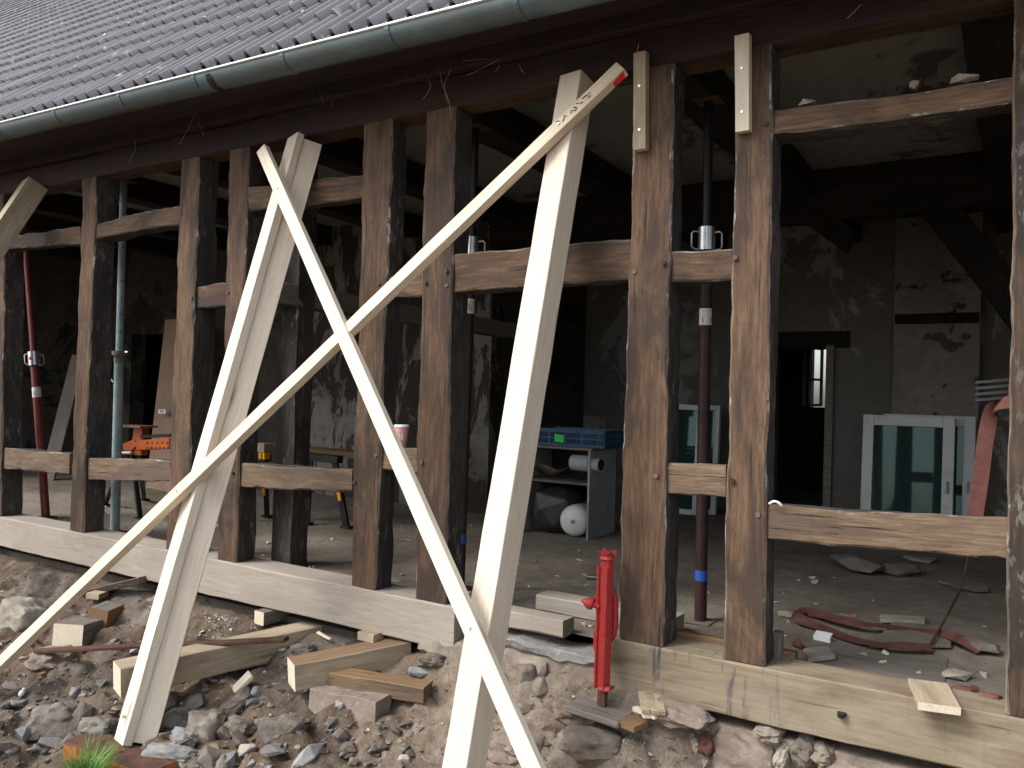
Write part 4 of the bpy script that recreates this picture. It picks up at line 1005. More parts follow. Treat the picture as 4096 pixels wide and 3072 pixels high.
o = MB().box(FY(571, 985, 1.28), (.07, .06, .05)).box(FY(571, 985, 1.28) + V((0, -.035, 0)), (.012, .02, .05)).build('clamp', YELLOW, None, bevel=.003); tag(o, 'orange yellow clamp hanging below the pale wood block', 'clamp')

# ------------------------------------------------------------------ red jack and what is round it
jb = FY(1302, 1497, -0.10); jt = FY(1313, 1190, -0.10)
jz = jb.z; jx = jb.x
jk = thing('rack_jack', 'tall red steel rack jack standing at the end of the right sill beam', 'jack', (jx, -.1, jz))
Jx = lambda px, py, yy=-.1: FY(px, py, yy)
zlo, zhi = Jx(1303, 1488).z, Jx(1313, 1207).z
ax_ = (Jx(1313, 1207) - Jx(1303, 1488)).normalized()
bodyb = Jx(1303, 1488); bodyt = Jx(1312, 1207)
rot = Matrix.Rotation(-0.35, 3, 'Z')
MB().bar(bodyb, bodyt, .052, .042, up=rot @ V((0, 1, 0))).build('jack_body', JACKR, jk, bevel=.007)
rib = MB(); 
for s_ in (-1, 1): rib.bar(bodyb + rot @ V((s_ * .025, -.016, 0)), bodyt + rot @ V((s_ * .025, -.016, -.03)), .012, .03, up=rot @ V((0, 1, 0)))
rib.build('body_rib', JACKR, jk, bevel=.003)
ct = Jx(1313, 1196)
MB().lathe(bodyt, (0, 0, 1), [(0, .035), (.012, .03), (.016, .026), (.025, .028)], 12).build('head_collar', JACKR, jk, smooth=True)
cl = MB(); k_ = bodyt + V((0, 0, .022))
for i in range(4):
    t = math.pi / 4 + i * math.pi / 2; d_ = V((math.cos(t), math.sin(t), 0)); e_ = V((-d_.y, d_.x, 0))
    cl.hull([k_ + e_ * .02, k_ - e_ * .02, k_ + d_ * .03 + e_ * .022, k_ + d_ * .03 - e_ * .022, k_ + d_ * .042 + V((0, 0, .016)), k_ + d_ * .02 + e_ * .012 + V((0, 0, .006)), k_ + d_ * .02 - e_ * .012 + V((0, 0, .006))])
cl.build('claw_head', JACKR, jk)
gx_ = Jx(1322, 1300, -.07); 
MB().hull([Jx(1313, 1255, -.08), Jx(1326, 1278, -.08), Jx(1331, 1300, -.08), Jx(1331, 1350, -.08), Jx(1326, 1380, -.08), Jx(1313, 1395, -.08)] + [p + V((0, .03, 0)) for p in (Jx(1313, 1255, -.08), Jx(1326, 1278, -.08), Jx(1331, 1300, -.08), Jx(1331, 1350, -.08), Jx(1326, 1380, -.08), Jx(1313, 1395, -.08))]).build('gear_case', JACKR, jk, bevel=.006)
MB().hull([Jx(1292, 1345, -.1), Jx(1281, 1365, -.1), Jx(1280, 1400, -.1), Jx(1287, 1420, -.1), Jx(1296, 1425, -.1)] + [p + V((0, .05, 0)) for p in (Jx(1292, 1345, -.1), Jx(1281, 1365, -.1), Jx(1280, 1400, -.1), Jx(1287, 1420, -.1), Jx(1296, 1425, -.1))]).build('pinion_case', JACKR, jk, bevel=.006)
kn = Jx(1276, 1304, -.12)
MB().lathe(kn, (-1, -.2, .25), [(-.04, .012), (-.012, .012), (-.01, .024), (.008, .026), (.02, .02), (.03, .012), (.04, .008)], 16).build('crank_boss', JACKR, jk, smooth=True)
MB().bar(Jx(1278, 1300, -.1), Jx(1298, 1285, -.1), .02, .02).build('crank_arm', JACKR, jk, bevel=.003)
MB().cyl(Jx(1269, 1247, -.1), Jx(1300, 1250, -.1), .011, n=12).build('handle_bar', STEEL, jk, smooth=True)
for py in (1222, 1437):
    a = Jx(1296, py - 4); b_ = Jx(1284, py + 2); MB().tube([a, b_ + V((.004, 0, .008)), b_, Jx(1288, py + 7), Jx(1297, py + 9)], .003, 6).build('carry_ring', RUST, jk)
MB().hull([Jx(1291, 1483, -.13), Jx(1318, 1483, -.13), Jx(1316, 1496, -.14), Jx(1293, 1493, -.14), Jx(1330, 1480, -.06), Jx(1291, 1482, -.06), Jx(1326, 1490, -.06)]).build('lifting_toe', JACKR, jk, bevel=.004)
MB().bar(V((jx - .002, -.1, jz - .05)), bodyb + V((0, 0, .01)), .035, .03, up=(0, 1, 0)).build('rack_bar', RUST, jk)
fp = V((jx, -.12, jz - .055))
o = MB().box(fp + V((0.0, 0, -.016)), (.26, .17, .03), rotm('Z', -.05) @ rotm('Y', .04)).build('footing_board', GREYW, None, bevel=.006); tag(o, 'worn grey board under the red jack', 'board')
o = MB().box(fp + V((.155, -.03, -.02)), (.11, .1, .025), rotm('Z', -.25)).build('wood_offcut', BROWNW, None, bevel=.002); tag(o, 'small yellowish offcut right of the jack board', 'offcut')
# split shims under the sill beam
sh = FY(1405, 1513, -.07)
bun = thing('shim_stack', 'stack of split pale shims under the left end of the right sill', 'shims', sh)
for i in range(5):
    MB().box(sh + V((.03 * (i % 3) - .02, .01 * i - .02, -.005 - .012 * (i // 3))), (.035, .17, .02), rotm('Z', .5 + .08 * (i % 2)) @ rotm('X', .1)).build('shim', SPRUCED, bun, bevel=.002)
for i in range(2):
    MB().box(sh + V((.0 + .05 * i, -.05, -.035)), (.12, .03, .018), rotm('Z', -.3 + .9 * i)).build('shim', SAWN, bun, bevel=.002)
o = boulder('packing_stone', FY(1462, 1537, -.03), .14, .1, .045, rotm('Y', .05), ROCKP, None, 77); tag(o, 'flat reddish brown stone packed under the right sill', 'stone')

# pale beams on the masonry ledge between the sills
a = FY(1040, 1300, .02); b_ = FY(1216, 1343, .02); h_ = (FY(1216, 1343, .02) - FY(1218, 1380, .02)).length
o = timber('short_beam', V((a.x - .12, .02, b_.z - h_ / 2)), V((b_.x, .02, b_.z - h_ / 2)), h_, .11, [SILLP, SILLP, SILLP, GREYW], None, sd=161, wob=.004)
tag(o, 'pale short beam with a split corner lying in the gap between the sills', 'beam')
a = FZ(1157, 1318, FL); tt = FY(1157, 1284, a.y); hh_ = tt.z - FL
o = timber('short_beam', V((a.x, a.y, FL + hh_ / 2)), V((a.x + .75, a.y + .0, FL + hh_ / 2)), hh_, .13, [SILLP, SILLP, SILLP, SILLP], None, sd=162, wob=.004)
tag(o, 'pale pinkish beam behind the red jack, on the floor edge', 'beam')
a = FY(1452, 1352, .2); b_ = FY(1564, 1358, .2)
o = timber('floor_plank', V((a.x, .2, -.03)), V((b_.x + .3, .2, -.03)), .10, .05, [BROWNW, BROWNW, BROWNW, BROWNW], None, sd=163, wob=.002); tag(o, 'brown plank on edge behind the right sill between two posts', 'plank')
a = FY(1678, 1412, .17)
o = timber('wood_stub', V((a.x, .17, -.06)), V((a.x, .17, FY(1678, 1366, .17).z)), .035, .04, GREYW, None, sd=164, wob=.002); tag(o, 'grey upright wood stub behind the right-hand post foot', 'stub')
# plank end lying on the right sill
p1, p2, p3 = FZ(1985, 1462, .006), FZ(2066, 1470, .006), FY(2034, 1520, -.10)
mid = FY(2030, 1505, -.075)
o = timber('plank_end', V((mid.x, -.085, .018)), V((mid.x - .06, .17, .018)), .135, .028, [SPRUCED, SPRUCED, SPRUCED, SAWN], None, front=(0, 0, 1), sd=165, wob=.001, ch=.002); tag(o, 'short pale plank end lying across the right sill beam', 'plank')

# ------------------------------------------------------------------ debris on the floor behind the right bay
def on_floor(px, py, z=FL): return FZ(px, py, z)
def strip(pts, wd, th=.006, up=None):
    b = MB(); pts = [V(p) for p in pts]; vs = []
    for i, p in enumerate(pts):
        t = (pts[min(i + 1, len(pts) - 1)] - pts[max(i - 1, 0)]).normalized()
        u = up[i] if up else V((0, 0, 1)); s_ = t.cross(V(u)).normalized(); nn = s_.cross(t)
        for a_, c_ in ((-1, 1), (1, 1), (1, -1), (-1, -1)): vs.append(p + s_ * (a_ * wd / 2) + nn * (c_ * th / 2))
    fs = [(i * 4 + j, i * 4 + (j + 1) % 4, (i + 1) * 4 + (j + 1) % 4, (i + 1) * 4 + j) for i in range(len(pts) - 1) for j in range(4)]
    fs += [(0, 1, 2, 3), tuple(range(len(pts) * 4 - 4, len(pts) * 4))[::-1]]
    return b.add(vs, fs)
hp = [(2010, 1400), (1960, 1395), (1900, 1392), (1840, 1380), (1790, 1362), (1750, 1346), (1728, 1336), (1722, 1328), (1735, 1322), (1765, 1326), (1810, 1337), (1860, 1347), (1910, 1352), (1960, 1360), (2010, 1366), (2050, 1372), (2090, 1388), (2120, 1405)]
pts = [on_floor(px, py, FL + .03 + .012 * math.sin(i * 1.3)) for i, (px, py) in enumerate(hp)]
def smooth_path(pts, n=4):
    o = []
    for i in range(len(pts) - 1):
        p0, p1, p2, p3 = pts[max(i - 1, 0)], pts[i], pts[i + 1], pts[min(i + 2, len(pts) - 1)]
        for k in range(n):
            t = k / n
            o.append(.5 * ((2 * p1) + (p2 - p0) * t + (2 * p0 - 5 * p1 + 4 * p2 - p3) * t * t + (3 * p1 - p0 - 3 * p2 + p3) * t ** 3))
    return o + [pts[-1]]
sp = smooth_path(pts)
o = strip(sp, .055, .006, [V((.15 * math.sin(i * .4), -.5 + .45 * math.sin(i * .16), 1)) for i in range(len(sp))]).build('hose', HOSE, None, smooth=True); tag(o, 'flat dull red hose looped on the floor behind the right sill', 'hose')
yh = .32
hp2 = [FY(2300, 868, .06), FY(2230, 866, .05), FY(2180, 868, .12), FY(2150, 880, .24), FY(2138, 905, .3), FY(2128, 960, yh), FY(2118, 1040, yh + .02), FY(2106, 1120, yh + .05), FY(2095, 1200, yh + .08)]
sp = smooth_path(hp2)
o = strip(sp, .06, .006, [V((-.35, -1, .1)) if i > 14 else V((0, -1, .35)) for i in range(len(sp))]).build('hose', HOSE, None, smooth=True); tag(o, 'flat red hose hung at the right-hand post, drooping down indoors', 'hose')
hb = FY(2146, 848, .2); b = MB()
for i in range(4): b.bar(hb + V((-.06, 0, -.03 + i * .022)), hb + V((.09, .02, -.012 + i * .022)), .03, .01)
b.bar(hb + V((.09, .02, -.03)), hb + V((.09, .02, .07)), .03, .012)
o = b.build('ribbed_bracket', STEEL, None); tag(o, 'dark ribbed metal bracket above the drooping red hose', 'bracket')
cp = on_floor(1776, 1386)
b = MB().box(cp + V((0, .015, .028)), (.075, .05, .006), rotm('Z', -.1) @ rotm('X', .3)).box(cp + V((0, -.012, .014)), (.075, .006, .025), rotm('Z', -.1)).box(cp + V((.036, 0, .014)), (.005, .04, .025)).box(cp + V((-.036, 0, .018)), (.005, .03, .012))
o = b.build('cable_clip', WHITEP, None, bevel=.001); tag(o, 'white plastic bracket lying on the floor by the hose loop', 'bracket')
def slab(name, pxs, th, mat, label, cat, z=FL + .012):
    poly = [on_floor(px, py, z) for px, py in pxs]
    o = MB().prism(poly, (0, 0, th)).build(name, mat, None, bevel=.002); return tag(o, label, cat)
slab('cardboard_sheet', ((1735, 1435), (1800, 1395), (1890, 1402), (2030, 1415), (2048, 1428), (2040, 1490), (1940, 1490), (1800, 1450)), .012, CARD if False else GREYW, 'large grey flattened sheet on the floor behind the right sill', 'sheet', FL - .005)
slab('board_piece', ((1880, 1400), (1930, 1345), (2052, 1362), (2055, 1400)), .012, GREYW, 'square grey board piece under the red hose', 'board', FL + .008)
slab('board_piece', ((1900, 1335), (2000, 1340), (1998, 1350), (1902, 1345)), .02, ROCKW, 'pale narrow strip beyond the red hose', 'board')
slab('board_piece', ((1735, 1410), (1788, 1405), (1805, 1425), (1745, 1432)), .02, ROCKW, 'pale flat chip left of the grey sheet', 'chip', FL + .012)
a, b_ = FY(1865, 1478, .2), FY(2000, 1508, .2)
o = MB().hull([a + V((random.uniform(-.02, .02), random.uniform(-.02, .03), random.uniform(-.02, .015))) for _ in range(12)] + [b_ + V((random.uniform(-.02, .02), random.uniform(-.02, .03), random.uniform(-.03, .02))) for _ in range(12)]).build('plaster_strip', LEDGE, None); tag(o, 'long whitish plaster lump along the back of the right sill', 'plaster')
for i, (px, py, w_, h_, m, lab) in enumerate(((2085, 1500, 60, 40, BRICK, 'dark red brick lump at the foot of the right-edge post'), (2140, 1520, 60, 50, BRICK, 'brownish stone beside the right-edge post'), (2065, 1462, 66, 22, ROCKW, 'pale flat plaster flake on the dark red lump'), (2120, 1400, 80, 40, ROCK, 'grey lump right of the hose end'), (1850, 1216, 120, 50, ROCK, 'large brown slab of rubble beneath the right-bay rail'), (1985, 1208, 66, 16, ROCKB, 'pale blue-grey slab just under the right-bay rail'), (1940, 1228, 90, 36, ROCK, 'dark lumpy rubble next to the pale slab indoors'), (2080, 1270, 110, 16, GREYW, 'thin pale stick in the dark right corner'), (1720, 1395, 34, 26, BRICK, 'small reddish fragment behind the right post foot'), (1700, 1330, 60, 14, ROCKW, 'pale broken plaster left of the hose loop'))):
    p = on_floor(px, py + h_ * .4); k = pxm(p); rnd = random.Random(300 + i)
    o = MB().hull(rock_pts(p + V((0, .04, h_ * k * .35)), w_ * k * .5, min(.12, w_ * k * .4), max(.012, h_ * k * .4), rotm('Z', rnd.uniform(-.4, .4)), rnd, 22)).build('rubble_lump', m, None); tag(o, lab, 'rubble')
o = MB().tube(smooth_path([on_floor(2005, 1400, FL + .03), FZ(2040, 1340, 0.02), FY(2075, 1270, 1.0), FY(2092, 1205, .9), FY(2112, 1120, .7)], 5), .006, 6).build('cable', RUST, None); tag(o, 'thin reddish cable rising from the floor by the hose', 'cable')
o = MB().bar(on_floor(1808, 1328, FL + .02), on_floor(1848, 1329, FL + .02), .012, .01).build('stick', SPRUCED, None); tag(o, 'thin pale stick on the floor just beyond the hose', 'stick')
# small crumbs indoors
cr_ = MB(); rnd = random.Random(11)
for _ in range(230):
    x, y = rnd.uniform(-7.2, .5), .25 + abs(rnd.gauss(0, 1.1)); s_ = rnd.uniform(.004, .017)
    if x > -1: y = .22 + abs(rnd.gauss(0, .7))
    cr_.hull([V((x, y, FL + s_ * .4)) + V((rnd.gauss(0, s_), rnd.gauss(0, s_), rnd.gauss(0, s_ * .5))) for _ in range(6)])
tag(cr_.build('plaster_crumbs', CHIP, None), 'pale plaster crumbs scattered over the indoor floor', kind='stuff')
# lumps on top of the high rail in the right bay
for px, py, w_, m, lab in ((1742, 224, 40, MORTAR, 'greyish mortar lump on the left of the high right-bay rail'), (1976, 187, 24, ROCKP, 'small pinkish mortar lump on the high right-bay rail'), (2085, 172, 60, ROCKP, 'flat mortar crust at the right end of the high rail')):
    p = FY(px, py, .07); k = pxm(p); rnd = random.Random(px)
    o = MB().hull(rock_pts(p + V((0, 0, .002)), w_ * k * .5, .03, .018, Matrix.Identity(3), rnd, 16)).build('mortar_lump', m, None); tag(o, lab, 'mortar')
o = MB().tube(smooth_path([FY(1662, 1088, .0), FY(1672, 1083, -.01), FY(1682, 1086, -.01), FY(1688, 1092, -.005)], 4), .005, 6).build('wire_end', WHITEP, None); tag(o, 'short white wire end on the left of the low right-bay rail', 'wire')

# ------------------------------------------------------------------ timbers and blocks on the bank
def ground_beam(name, near_px, far_px, w_, h_, mats, label, cat, lift_n=0.0, lift_f=0.0, sd=0, far_Y=None, ext=0.0):
    a = FG(*near_px); b = FY(*far_px, far_Y) if far_Y is not None else FG(*far_px)
    a = a + V((0, 0, lift_n)); b = b + V((0, 0, lift_f)); d = (b - a).normalized(); b = b + d * ext
    o = timber(name, a, b, w_, h_, mats, None, front=(0, 0, 1), sd=sd, wob=.003, ch=.004)
    return tag(o, label, cat)
def laid(name, a, b, w_, h_, mats, label, cat, sd, wob=.003):
    return tag(timber(name, a, b, w_, h_, mats, None, front=(0, 0, 1), sd=sd, wob=wob, ch=.005), label, cat)
laid('timber_baulk', FZ(252, 1436, -.325), V((-3.40, .16, -.275)), .15, .14, [SPRUCED, SPRUCED, SPRUCED, SAWN], 'long pale baulk on the bank, its sawn end beside the left prop', 'beam', 171)
laid('timber_baulk', FZ(628, 1428, -.275), V((-2.74, .06, -.232)), .145, .13, [BROWNW, SPRUCED, SPRUCED, SAWN], 'stained baulk with white sawn end, jutting from under the left sill', 'beam', 172)
laid('old_board', FZ(722, 1446, -.325), FZ(925, 1478, -.325), .10, .08, [BROWNW, OAKL, BROWNW, OAKL], 'brown rounded board lying under the stained baulk', 'board', 173, .006)
laid('stone_slab', FZ(688, 1480, -.39), FZ(828, 1512, -.39), .13, .12, ROCKP, 'long flat stone slab under the brown rounded board', 'stone', 176, .03)
laid('iron_bar', FZ(80, 1402, -.46), FZ(618, 1377, -.225), .05, .02, [RUST, RUST, RUST, RUST], 'long rusty flat iron bar across the bank', 'iron bar', 174)
ground_beam('dark_board', (185, 1284), (310, 1248), .09, .04, [BROWNW, OAKS, OAKL, OAKL], 'dark wet board end under the left sill', 'board', .03, .01, 175, -.03)
def block(px, py, dims, rz, mat, label, cat='wood block', lift=0.0, rx=0.0, ry=0.0, name='wood_block', parent=None):
    p = FG(px, py) + V((0, 0, dims[2] * .4 + lift)); rot = rotm('Z', rz) @ rotm('Y', ry) @ rotm('X', rx)
    o = timber(name, p - rot @ V((0, dims[1] / 2, 0)), p + rot @ V((0, dims[1] / 2, 0)), dims[0], dims[2], mat, None, front=rot @ V((0, 0, 1)), sd=int(px), wob=.003, ch=.004)
    return tag(o, label, cat)
block(172, 1375, (.19, .22, .16), .45, [GREYW, GREYW, GREYW, SAWN], 'split block with torn white front beside the lath', lift=.03, rx=-.08)
block(230, 1352, (.13, .16, .14), .4, [GREYW, BROWNW, BROWNW, BROWNW], 'brown sawn block leaning on the split block', lift=.07, ry=.12)
block(210, 1300, (.10, .09, .04), .3, [SPRUCED, BROWNW, SPRUCED, SPRUCED], 'small pale block on top of the brown block', lift=.05)
bq = FZ(560, 1321, -.225)
laid('batten_end', bq, bq + V((.02, .24, .0)), .085, .075, [GREYW, GREYW, GREYW, SAWN], 'small square batten end under the left sill with bright sawn end', 'batten', 177)
wq = FY(800, 1372, -.035)
laid('wood_wedge', wq + V((-.055, 0, .018)), wq + V((.055, 0, .02)), .08, .045, [SPRUCED, SPRUCED, SPRUCED, SPRUCED], 'pinkish wedge between the stained baulk and the sill', 'wedge', 178)
block(268, 1247, (.11, .05, .04), -.2, [SPRUCED, SPRUCED, SPRUCED, SPRUCED], 'thin pinkish wedge under the left end of the long sill', lift=.03, name='wood_wedge', cat='wedge')
block(521, 1488, (.085, .11, .02), -.5, SAWN, 'flat pale diamond-shaped offcut on the rubble', 'offcut', lift=.03, rx=.75, name='wood_offcut')
block(700, 1385, (.02, .16, .012), 1.2, SAWN, 'thin white splinter lying behind the stained baulk', 'splinter', lift=.03, name='wood_splinter')
block(90, 1463, (.03, .04, .02), .3, BROWNW, 'tiny orange-brown wood chip on the dark soil', 'wood chip', lift=.015, name='wood_chip')
# rusty baulk under the left prop
rbx = FG(245, 1640)
rt = timber('rusty_baulk', V((A1.x - .22, A1.y - .05, A1.z + .0)), V((A1.x + .36, A1.y - .02, A1.z - .015)), .17, .16, [RUST, RUSTO, RUST, RUSTO], None, front=(0, 0, 1), sd=181, wob=.006, ch=.01)
tag(rt, 'rust-orange baulk bearing the foot of the left prop', 'baulk')
hpnt = V((A1.x + .06, A1.y - .05 - .083, A1.z - .085)); MB().cyl(hpnt + V((0, .02, 0)), hpnt + V((0, -.006, 0)), .025, n=10).build('dark_knot', RUST, None)
s_ = C.objects[-1]; s_.parent = rt; bpy.context.view_layer.update(); s_.matrix_parent_inverse = rt.matrix_world.inverted()

# ------------------------------------------------------------------ loose stones
GRP = 'loose rubble stones on the bank'
named = [
    (114, 1546, 92, 70, ROCK, 'broad grey-brown slab of rubble left of the rusty baulk'), (180, 1540, 46, 60, ROCK, 'upright dark wedge stone left of the left prop foot'), (212, 1566, 72, 40, ROCK, 'low flat stone just left of the left prop foot'),
    (334, 1552, 30, 96, ROCKB, 'tall blue-grey slab on edge right of the left prop foot'), (366, 1512, 54, 54, ROCK, 'upper brownish stone right of the blue-grey slab'), (373, 1553, 54, 58, ROCK, 'lower squarish stone right of the blue-grey slab'),
    (448, 1562, 80, 80, ROCK, 'big blocky stone with pale left edge at the bank foot'), (402, 1588, 66, 36, ROCKB, 'small grey stone below the squarish stone'), (370, 1623, 112, 46, ROCKB, 'long flat blue-grey slab right of the rusty baulk'),
    (395, 1648, 104, 30, ROCK, 'grey slab lying below the long flat slab'), (458, 1630, 52, 62, ROCK, 'brownish stone right of the long flat slab'), (24, 1617, 30, 26, ROCKW, 'small pale stone at the left picture edge'),
    (152, 1600, 28, 44, ROCK, 'narrow pointed stone above the grass tuft'), (165, 1491, 22, 30, ROCKB, 'small pointed grey stone left of the pale baulk end'), (24, 1482, 50, 28, ROCK, 'low grey stone near the white plastic scrap'),
    (48, 1322, 95, 74, ROCKW, 'large pale boulder in the bank at far left'), (553, 1494, 30, 34, ROCKB, 'grey stone right of the diamond-shaped offcut'), (510, 1513, 32, 26, ROCKB, 'dark grey stone below the diamond-shaped offcut'),
    (663, 1622, 36, 86, ROCKB, 'slanting long blue-grey stone in the brown soil'), (738, 1586, 34, 32, ROCK, 'brown stone right of the slanting blue-grey stone'), (534, 1618, 44, 30, ROCKW, 'light flat stone among the dark rubble'),
    (490, 1645, 48, 44, ROCK, 'grey stone at the bottom edge left of the light flat stone'), (520, 1566, 76, 44, ROCK, 'broad dark stone above the light flat stone'), (874, 1636, 28, 22, ROCKW, 'whitish stone by the foot of the right prop'),
    (1213, 1436, 50, 48, ROCKP, 'squarish stone left of the red jack'), (1171, 1441, 32, 42, ROCKP, 'narrow stone beside the squarish stone left of the jack'), (1167, 1478, 38, 42, ROCK, 'stone below the narrow stone left of the jack'),
    (1129, 1531, 44, 38, ROCKP, 'rounded stone beside the sloping lath at mid bank'), (1262, 1447, 56, 46, ROCK, 'flat grey stone close to the red jack'), (1138, 1448, 44, 50, ROCK, 'grey-brown stone right of the right prop'),
    (935, 1425, 60, 30, ROCK, 'flat grey slab beside the brown rounded board'), (905, 1450, 54, 24, ROCKB, 'thin slaty stone near the end of the brown board'),
    (655, 1400, 60, 26, ROCK, 'grey slab under the end of the iron bar'),
]
for i, (px, py, w_, h_, m, lab) in enumerate(named):
    p = FG(px, py + h_ * .15); k = pxm(p); rnd = random.Random(500 + i)
    sx, sz = w_ * k * .52, h_ * k * .52
    tilt = rotm('Z', YAW * .6 + rnd.uniform(-.3, .3)) @ rotm('X', rnd.uniform(-.5, -.2)) @ rotm('Y', rnd.uniform(-.12, .12) + (.75 if 'slanting' in lab else 0))
    if w_ >= 60: o = boulder('rubble_stone', p, sx, min(sx, sz) * .75 + .03, sz, tilt, m, None, sd=i + 3)
    else: o = MB().hull(rock_pts(p, sx, min(sx, sz) * .75 + .02, sz, tilt, rnd, 20)).build('rubble_stone', m, None, bevel=min(.008, sx * .12))
    tag(o, lab, 'stone', GRP)
for i, (px, py, w_, h_, lab) in enumerate(((1180, 1570, 170, 80, 'broad half-buried stone in the bank left of the jack board'), (1275, 1605, 150, 80, 'half-buried stone below the red jack board'), (1110, 1610, 120, 70, 'half-buried stone low down between the lath and the jack'), (1240, 1528, 110, 44, 'flat half-buried stone just left of the jack board'), (100, 1420, 90, 50, 'half-buried lump behind the long lath at far left'), (360, 1300, 90, 36, 'half-buried stone under the sill behind the left prop'))):
    p = FG(px, py) + V((0, .03, 0)); k = pxm(p)
    o = boulder('buried_stone', p - V((0, 0, h_ * k * .15)), w_ * k * .5, .12, h_ * k * .5, rotm('Z', .3), (SOIL, ROCK, ROCKP)[i % 3] if i < 4 else ROCKP, None, sd=i + 40); tag(o, lab, 'stone', GRP)
kinds_ = []
for v_ in range(8):
    rnd = random.Random(900 + v_); me_o = MB().hull(rock_pts((0, 0, 0), 1, rnd.uniform(.6, .95), rnd.uniform(.35, .75), Matrix.Identity(3), rnd, 18))
    me = bpy.data.meshes.new('rubble_stone'); me.from_pydata(me_o.v, [], me_o.f); me.materials.append(ROCK if v_ < 5 else (ROCKB if v_ < 7 else ROCKP)); kinds_.append(me)
rnd = random.Random(78); heap = []
LAND = [((245, 1635), 'the rusty baulk'), ((265, 1590), 'the left prop foot'), ((334, 1552), 'the blue-grey slab on edge'), ((370, 1623), 'the long flat slab'), ((448, 1562), 'the big blocky stone'), ((114, 1546), 'the broad rubble slab'),
        ((180, 1645), 'the grass tuft'), ((44, 1507), 'the white plastic scrap'), ((521, 1488), 'the diamond-shaped offcut'), ((250, 1470), 'the pale baulk end'), ((663, 1622), 'the slanting long stone'), ((625, 1470), 'the stained baulk end'), ((534, 1618), 'the light flat stone'), ((24, 1617), 'the pale stone at the left edge')]
while len(heap) < 64:
    px, py = rnd.uniform(-10, 640), rnd.uniform(1500, 1662)
    if 140 < px < 330 and py > 1580: continue
    if len(heap) > 44: px, py = rnd.uniform(640, 900), rnd.uniform(1540, 1660)
    p = FG(px, py); s_ = rnd.uniform(.035, .085) if px < 640 else rnd.uniform(.02, .045)
    k = rnd.randrange(8); o = bpy.data.objects.new('rubble_stone', kinds_[k]); link(o, None, p + V((0, 0, s_ * .1)))
    zf = rnd.uniform(.5, 1); o.scale = (s_, s_, s_ * zf); o.rotation_euler = (rnd.uniform(-.6, .6), rnd.uniform(-.6, .6), rnd.uniform(0, 6.28))
    q = min(LAND, key=lambda L: (L[0][0] - px) ** 2 + (L[0][1] - py) ** 2); dx, dy = px - q[0][0], py - q[0][1]
    way = ('right of' if dx > 0 else 'left of') if abs(dx) > abs(dy) else ('in front of' if dy > 0 else 'behind')
    lab = '%s %s stone lying %s %s' % ('large' if s_ > .068 else ('hand-sized' if s_ > .045 else 'small'), ('flat' if zf < .68 else 'blocky') + (' pinkish' if k == 7 else (' grey' if k > 4 else ' brownish')), way, q[1])
    heap.append((lab, dx * dx + dy * dy, o))
for lab in sorted(set(h[0] for h in heap)):
    m = sorted([h for h in heap if h[0] == lab], key=lambda h: h[1])
    for n_, (l_, _, o) in enumerate(m):
        tag(o, l_ if len(m) == 1 else l_ + ', ' + ('nearest one', 'second nearest', 'third nearest', 'fourth nearest', 'fifth nearest', 'sixth nearest', 'seventh nearest', 'eighth nearest', 'ninth nearest', 'tenth nearest')[min(n_, 9)], 'stone', 'broken stones heaped at the bank foot')
rnd = random.Random(77); cnt = 0; pile = [MB(), MB(), MB()]
while cnt < 260:                                                     # stone chips nobody could count
    px, py = rnd.uniform(0, 1350), rnd.uniform(1290, 1658)
    if rnd.random() > (1.0 if (px < 620 and py > 1470) else (.45 if px < 900 else .3)): continue
    p = FG(px, py)
    if p.y > -.1: continue
    s_ = rnd.choice((.010, .013, .017, .022, .03)) * rnd.uniform(.8, 1.3)
    pile[(0, 0, 1, 2)[rnd.randrange(4)]].hull(rock_pts(p + V((0, 0, s_ * .15)), s_, s_ * .8, s_ * .5, rotm('Z', rnd.uniform(0, 6.28)), rnd, 12)); cnt += 1
for b, m in zip(pile, (ROCK, ROCKB, ROCKP)): tag(b.build('stone_chips', m, None, org=(0, 0, 0)), 'stone chips strewn over the soil bank', kind='stuff')
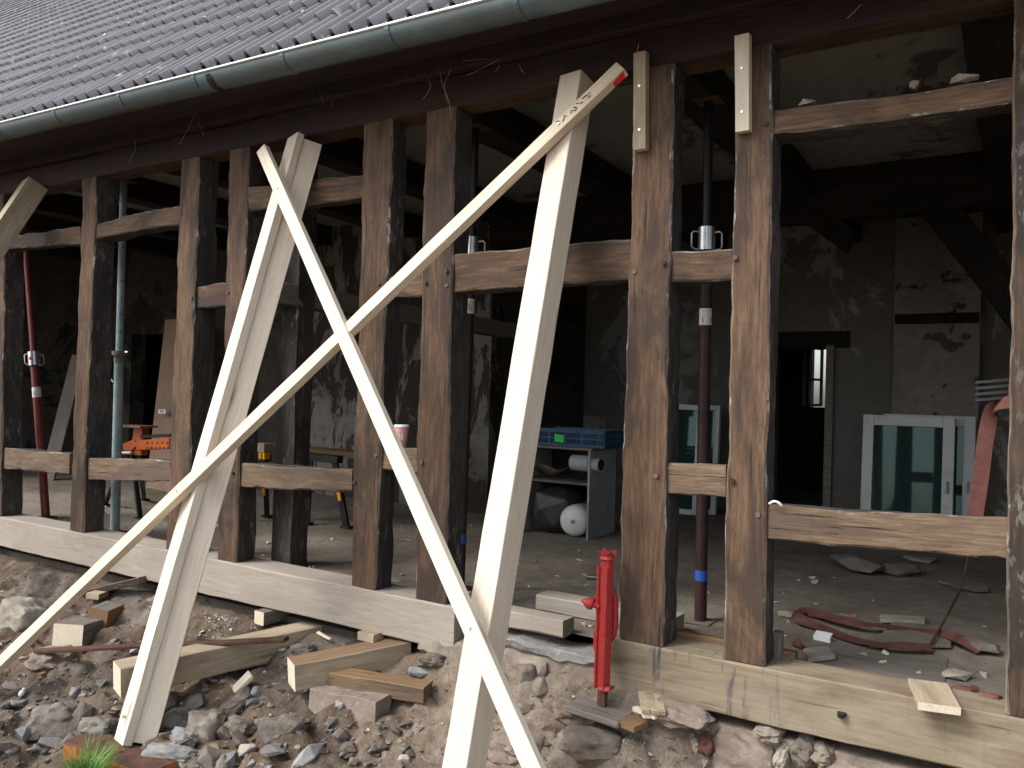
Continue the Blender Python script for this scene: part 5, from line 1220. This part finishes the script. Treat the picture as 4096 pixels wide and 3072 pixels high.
# gravel and lime crumbs
def crumbs(name, n, mat, smin, smax, reg, label, sd):
    rnd = random.Random(sd); b = MB(); k = 0
    while k < n:
        px, py = rnd.uniform(reg[0], reg[2]), rnd.uniform(reg[1], reg[3]); p = FG(px, py)
        if p.y > -.02: k += 1; continue
        s_ = smin + (smax - smin) * rnd.random() ** 2.5
        pts = [p + V((rnd.gauss(0, s_), rnd.gauss(0, s_), rnd.gauss(0, s_ * .6) + s_ * .2)) for _ in range(6)]
        b.hull(pts); k += 1
    return tag(b.build(name, mat, None, org=(0, 0, 0)), label, kind='stuff')
crumbs('gravel', 1500, ROCK, .003, .014, (0, 1240, 1500, 1659), 'grey gravel and stone chips over the soil', 31)
crumbs('dark_gravel', 1500, MORTAR, .003, .014, (0, 1240, 1700, 1659), 'brown mortar crumbs over the soil', 32)
crumbs('lime_crumbs', 420, CHIP, .002, .009, (0, 1240, 1500, 1659), 'white lime crumbs sprinkled over the soil', 33)
crumbs('lime_crumbs', 260, CHIP, .003, .013, (430, 1300, 560, 1400), 'patch of white lime rubble beside the left prop', 34)
p = FG(44, 1507)
o = MB().lathe(p + V((0, 0, .01)), (.5, .2, 1), [(0, .01), (.012, .016), (.03, .012), (.032, .007), (.045, .009), (.05, .004)], 12).build('plastic_scrap', WHITEP, None, smooth=True); tag(o, 'small white plastic scrap on the dark soil at left', 'plastic')
# grass tuft
gr = MB(); rnd = random.Random(4)
for _ in range(700):
    px, py = rnd.gauss(188, 19), rnd.uniform(1640, 1662); p = FY(px, py, A1.y - .22 + rnd.gauss(0, .035)); p.z = H(p.x, p.y) - .01; h_ = rnd.uniform(.1, .22) * math.exp(-((px - 188) / 34) ** 2); a_ = rnd.uniform(0, 6.28)
    d_ = V((math.cos(a_), math.sin(a_), 0)); e_ = V((-d_.y, d_.x, 0)) * .0022; b1 = p + d_ * h_ * .3 + V((0, 0, h_ * .7)); b2 = p + d_ * h_ * .75 + V((0, 0, h_))
    gr.add([p - e_, p + e_, b1 + e_ * .8, b1 - e_ * .8, b2], [(0, 1, 2, 3), (3, 2, 4)])
tag(gr.build('grass_tuft', GRASSM, None), 'bright green grass tuft in front of the rusty baulk', kind='stuff')

# straw stalks hanging from the eaves
sw = MB()
for pts in (((427, 232), (412, 268), (388, 311)), ((428, 262), (435, 280), (440, 294)), ((292, 304), (291, 325), (279, 352)), ((950, 150), (955, 180), (970, 218)), ((925, 171), (930, 190), (913, 215)), ((975, 150), (960, 185), (968, 222)), ((1000, 132), (1052, 127)), ((1010, 163), (1080, 128)), ((1380, 95), (1374, 122)), ((1860, 10), (1830, 40)), ((1080, 140), (1070, 155)), ((1120, 140), (1131, 158)), ((690, 200), (700, 226)), ((715, 215), (718, 230)), ((975, 260), (970, 218))):
    sw.tube(smooth_path([FY(x, y, -.13) for x, y in pts], 4), .0013, 5)
tag(sw.build('straw_stalks', STRAWM, house), kind='stuff')
